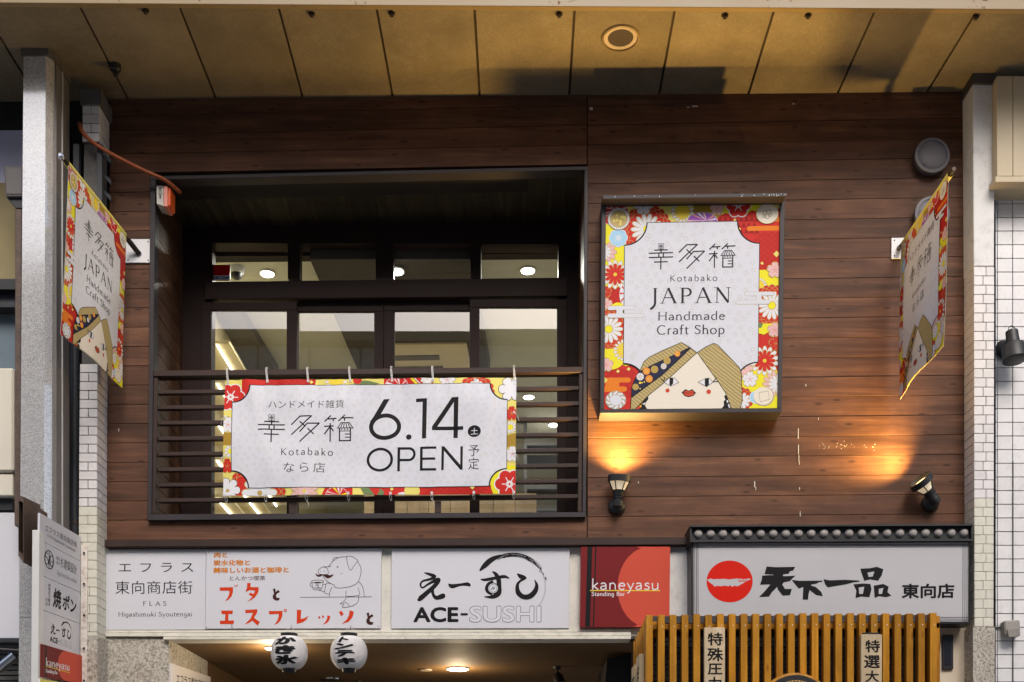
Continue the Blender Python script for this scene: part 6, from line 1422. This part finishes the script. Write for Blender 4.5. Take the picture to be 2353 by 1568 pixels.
# ------------------------------------------------------------------ vertical directory sign at the left
t = thing('vertical_directory_sign', P(130, 1900, -.5), 'tall white projecting directory sign listing the tenants, with a red panel at the bottom', 'sign')
VX = -2.603
def VP_(yy, z): return Vector((VX, yy, z))
y0, y1 = -.79, -.2
k0, k1 = (D + y0) / D, (D + y1) / D
zz = lambda v, k: EZ + (CY - v) * S * k
edges = [(1178.5, 1233.5), (1240.5, 1290), (1319.5, 1362), (1398, 1433.5), (1477.5, 1507)]
def vquad(i, j, e=.0): 
    a, b = edges[i], edges[j]; return [P(92 - (a[0] - 1178) * .015, a[0], y0), P(185.5 - (a[1] - 1233) * .009, a[1], y1), P(185.5 - (b[1] - 1233) * .009, b[1], y1), P(92 - (b[0] - 1178) * .015, b[0], y0)]
for i in range(4):
    q = vquad(i, i + 1); n = qn(*q); g = Vector((0, 0, .0015))
    qq = [q[0] - g, q[1] - g, q[2] + g, q[3] + g]
    bm = NB(); hexa(bm, qq, [p - n * .012 for p in qq]); obj('panel', bm, whitepl, t)
    # canvas coordinates: 0..100 wide, 0..H high
    Hh = 90; c = Canvas(0, 0, 100, Hh)
    if i == 0:
        c.text('エフラス東向商店街', 12, 28, 90, 50, 'black', .0); stext(c, 'FLAS Higashimuki Syoutengai', 17, 66, 86, 10, 'grey', .10, .07, True, .03)
    elif i == 1:
        c.l += 1
        c.line(circ(22, 40, 10, 24, 28), 2.2, 'black', closed=True, up=False); c.line([(22, 16), (22, 64)], 1.5, 'black', up=False)
        c.line(smoothpts([(20, 26), (14, 26), (13, 33), (19, 40), (20, 52), (14, 54)]), 2, 'black', up=False); c.line(smoothpts([(30, 28), (25, 28), (24, 40), (26, 54), (31, 50), (31, 42), (27, 42)]), 2, 'black', up=False)
        c.text('株式', 39, 20, 47, 30, 'black', .0); c.text('会社', 39, 32, 47, 42, 'black', .0); c.text('杉建築設計', 49, 17, 90, 45, 'black', .0); c.text('Sugi kenchiku sekkei', 40, 56, 91, 74, 'grey', .0, .45)
    elif i == 2:
        c.vtext('特殊圧力製法', 21, 14, 26, 74, 'black', .01); c.vtext('仕上げ', 15, 54, 20, 78, 'black', .01)
        c.text('焼', 32, 18, 52, 72, 'black', .03, .1); c.text('ポン', 55, 24, 90, 68, 'black', .03, .1)
    else:
        sx = lambda x, y: (26 + (x - 497) / 881 * 52, 10 + (y - 690) / 470 * 68)
        c.tf = None; sushi(c, sx)
    f = quadmap(*q); c.build('lettering', t, f, n, dz=1.5e-5)
q = [P(94, 1480, y0 + .015), P(187, 1507, y1), P(187, 1571, y1), P(93, 1556, y0 + .015)]; n = qn(*q)
bm = NB(); hexa(bm, q, [p - n * .012 for p in q]); obj('red_panel', bm, MATS['sign_edge'], t)
c = Canvas(0, 0, 100, 60); 
def kane2(c):
    c.poly([(0, 0), (100, 0), (100, 60), (0, 60)], 'maroon'); c.poly([(55, 0), (100, 0), (100, 60), (52, 60)] + [(60 - 22 * math.sin(R(a)), 30 + 30 * math.cos(R(a))) for a in range(10, 180, 15)], 'coral')
    c.poly([(8, 0), (13, 0), (13, 60), (8, 60)], 'dbrown'); c.line([(10, 39), (68, 42)], 1.3, 'ochre'); stext(c, 'kaneyasu', 10, 38, 68, 15, 'white', .10, .10, False, .03); stext(c, 'Standing Bar', 10, 50, 38, 7, 'white', .13, .07, True, .04)
kane2(c); c.build('print', t, quadmap(*q), n, base=.004)
q = [P(93, 1560, y0 + .015), P(187, 1576, y1), P(187, 1640, y1), P(93, 1640, y0 + .015)]; bm = NB(); hexa(bm, q, [p - n * .012 for p in q]); obj('yellow_panel', bm, M('panel_yellow', (.7, .62, .1), .5), t)
# white front edge frame and rusty rear frame
bm = NB(); slab(bm, [(74, 1218), (90.5, 1218), (86, 1700), (70, 1700)], y0 - .01, y0 + .06, .002); obj('front_frame', bm, M('painted_frame_white', (.66, .65, .62), .5, .05), t)
bm = NB(); a_ = P(185.6, 1250, y1 + .0); b_ = P(201, 1259, y1); hexa(bm, [P(186, 1253, y1), P(201, 1257, y1 + .01), P(199, 1700, y1 + .01), P(184, 1700, y1)], [P(186, 1253, y1) + Vector((0, .018, 0)), P(201, 1257, y1 + .01) + Vector((0, .008, 0)), P(199, 1700, y1 + .01) + Vector((0, .008, 0)), P(184, 1700, y1) + Vector((0, .018, 0))]); obj('rear_frame', bm, rusty, t)
for v in (1271, 1342, 1414, 1490, 1564): p = P(193, v, y1 - .002); bm = NB(); lathe(bm, p, (0, -1, 0), [(0, .007), (.005, .005)], 10); obj('bolt', bm, darksteel, t)
for cs, yy in (([(87, 1560), (92, 1560), (92, 1640), (87, 1640)], y0 + .0),): bm = NB(); slab(bm, cs, yy - .012, yy - .011); obj('lower_edge', bm, steelplate, t)
# brown square tube bracket
t = thing('brown_tube_bracket', P(60, 1290, -.7), 'brown open ended square steel tube beside the directory sign', 'bracket')
bm = NB(); ya, yb3 = -.80, -.47
A_ = [P(42, 1137, ya), P(54, 1142, ya), P(54, 1293, ya), P(42, 1277, ya)]
th = .004
fr = A_; bk2 = [Vector((p.x, yb3, p.z)) for p in A_]
cen = sum(A_, Vector()) / 4; inn = [cen + (p - cen) * .82 for p in A_]; innb = [Vector((p.x, yb3 + .001, p.z)) for p in inn]
V = lambda L_: [bm.verts.new(p) for p in L_]
f_, b2, i_, ib = V(fr), V(bk2), V(inn), V(innb)
for k in range(4):
    j = (k + 1) % 4; bm.faces.new((f_[k], f_[j], i_[j], i_[k])); bm.faces.new((f_[j], f_[k], b2[k], b2[j])); bm.faces.new((i_[k], i_[j], ib[j], ib[k]))
bm.faces.new(ib); bm.faces.new(b2[::-1]); obj('tube', bm, brownsteel, t, recalc=False)
q = [P(54, 1142, ya), P(93, 1160, ya + .33), P(93, 1300, ya + .33), P(54, 1294, ya)]
bm = NB(); hexa(bm, q, [p + Vector((-.003, .003, 0)) for p in q]); obj('side_plate', bm, brownsteel, t)

bpy.data.objects.remove(_fo); bpy.data.curves.remove(_fc)
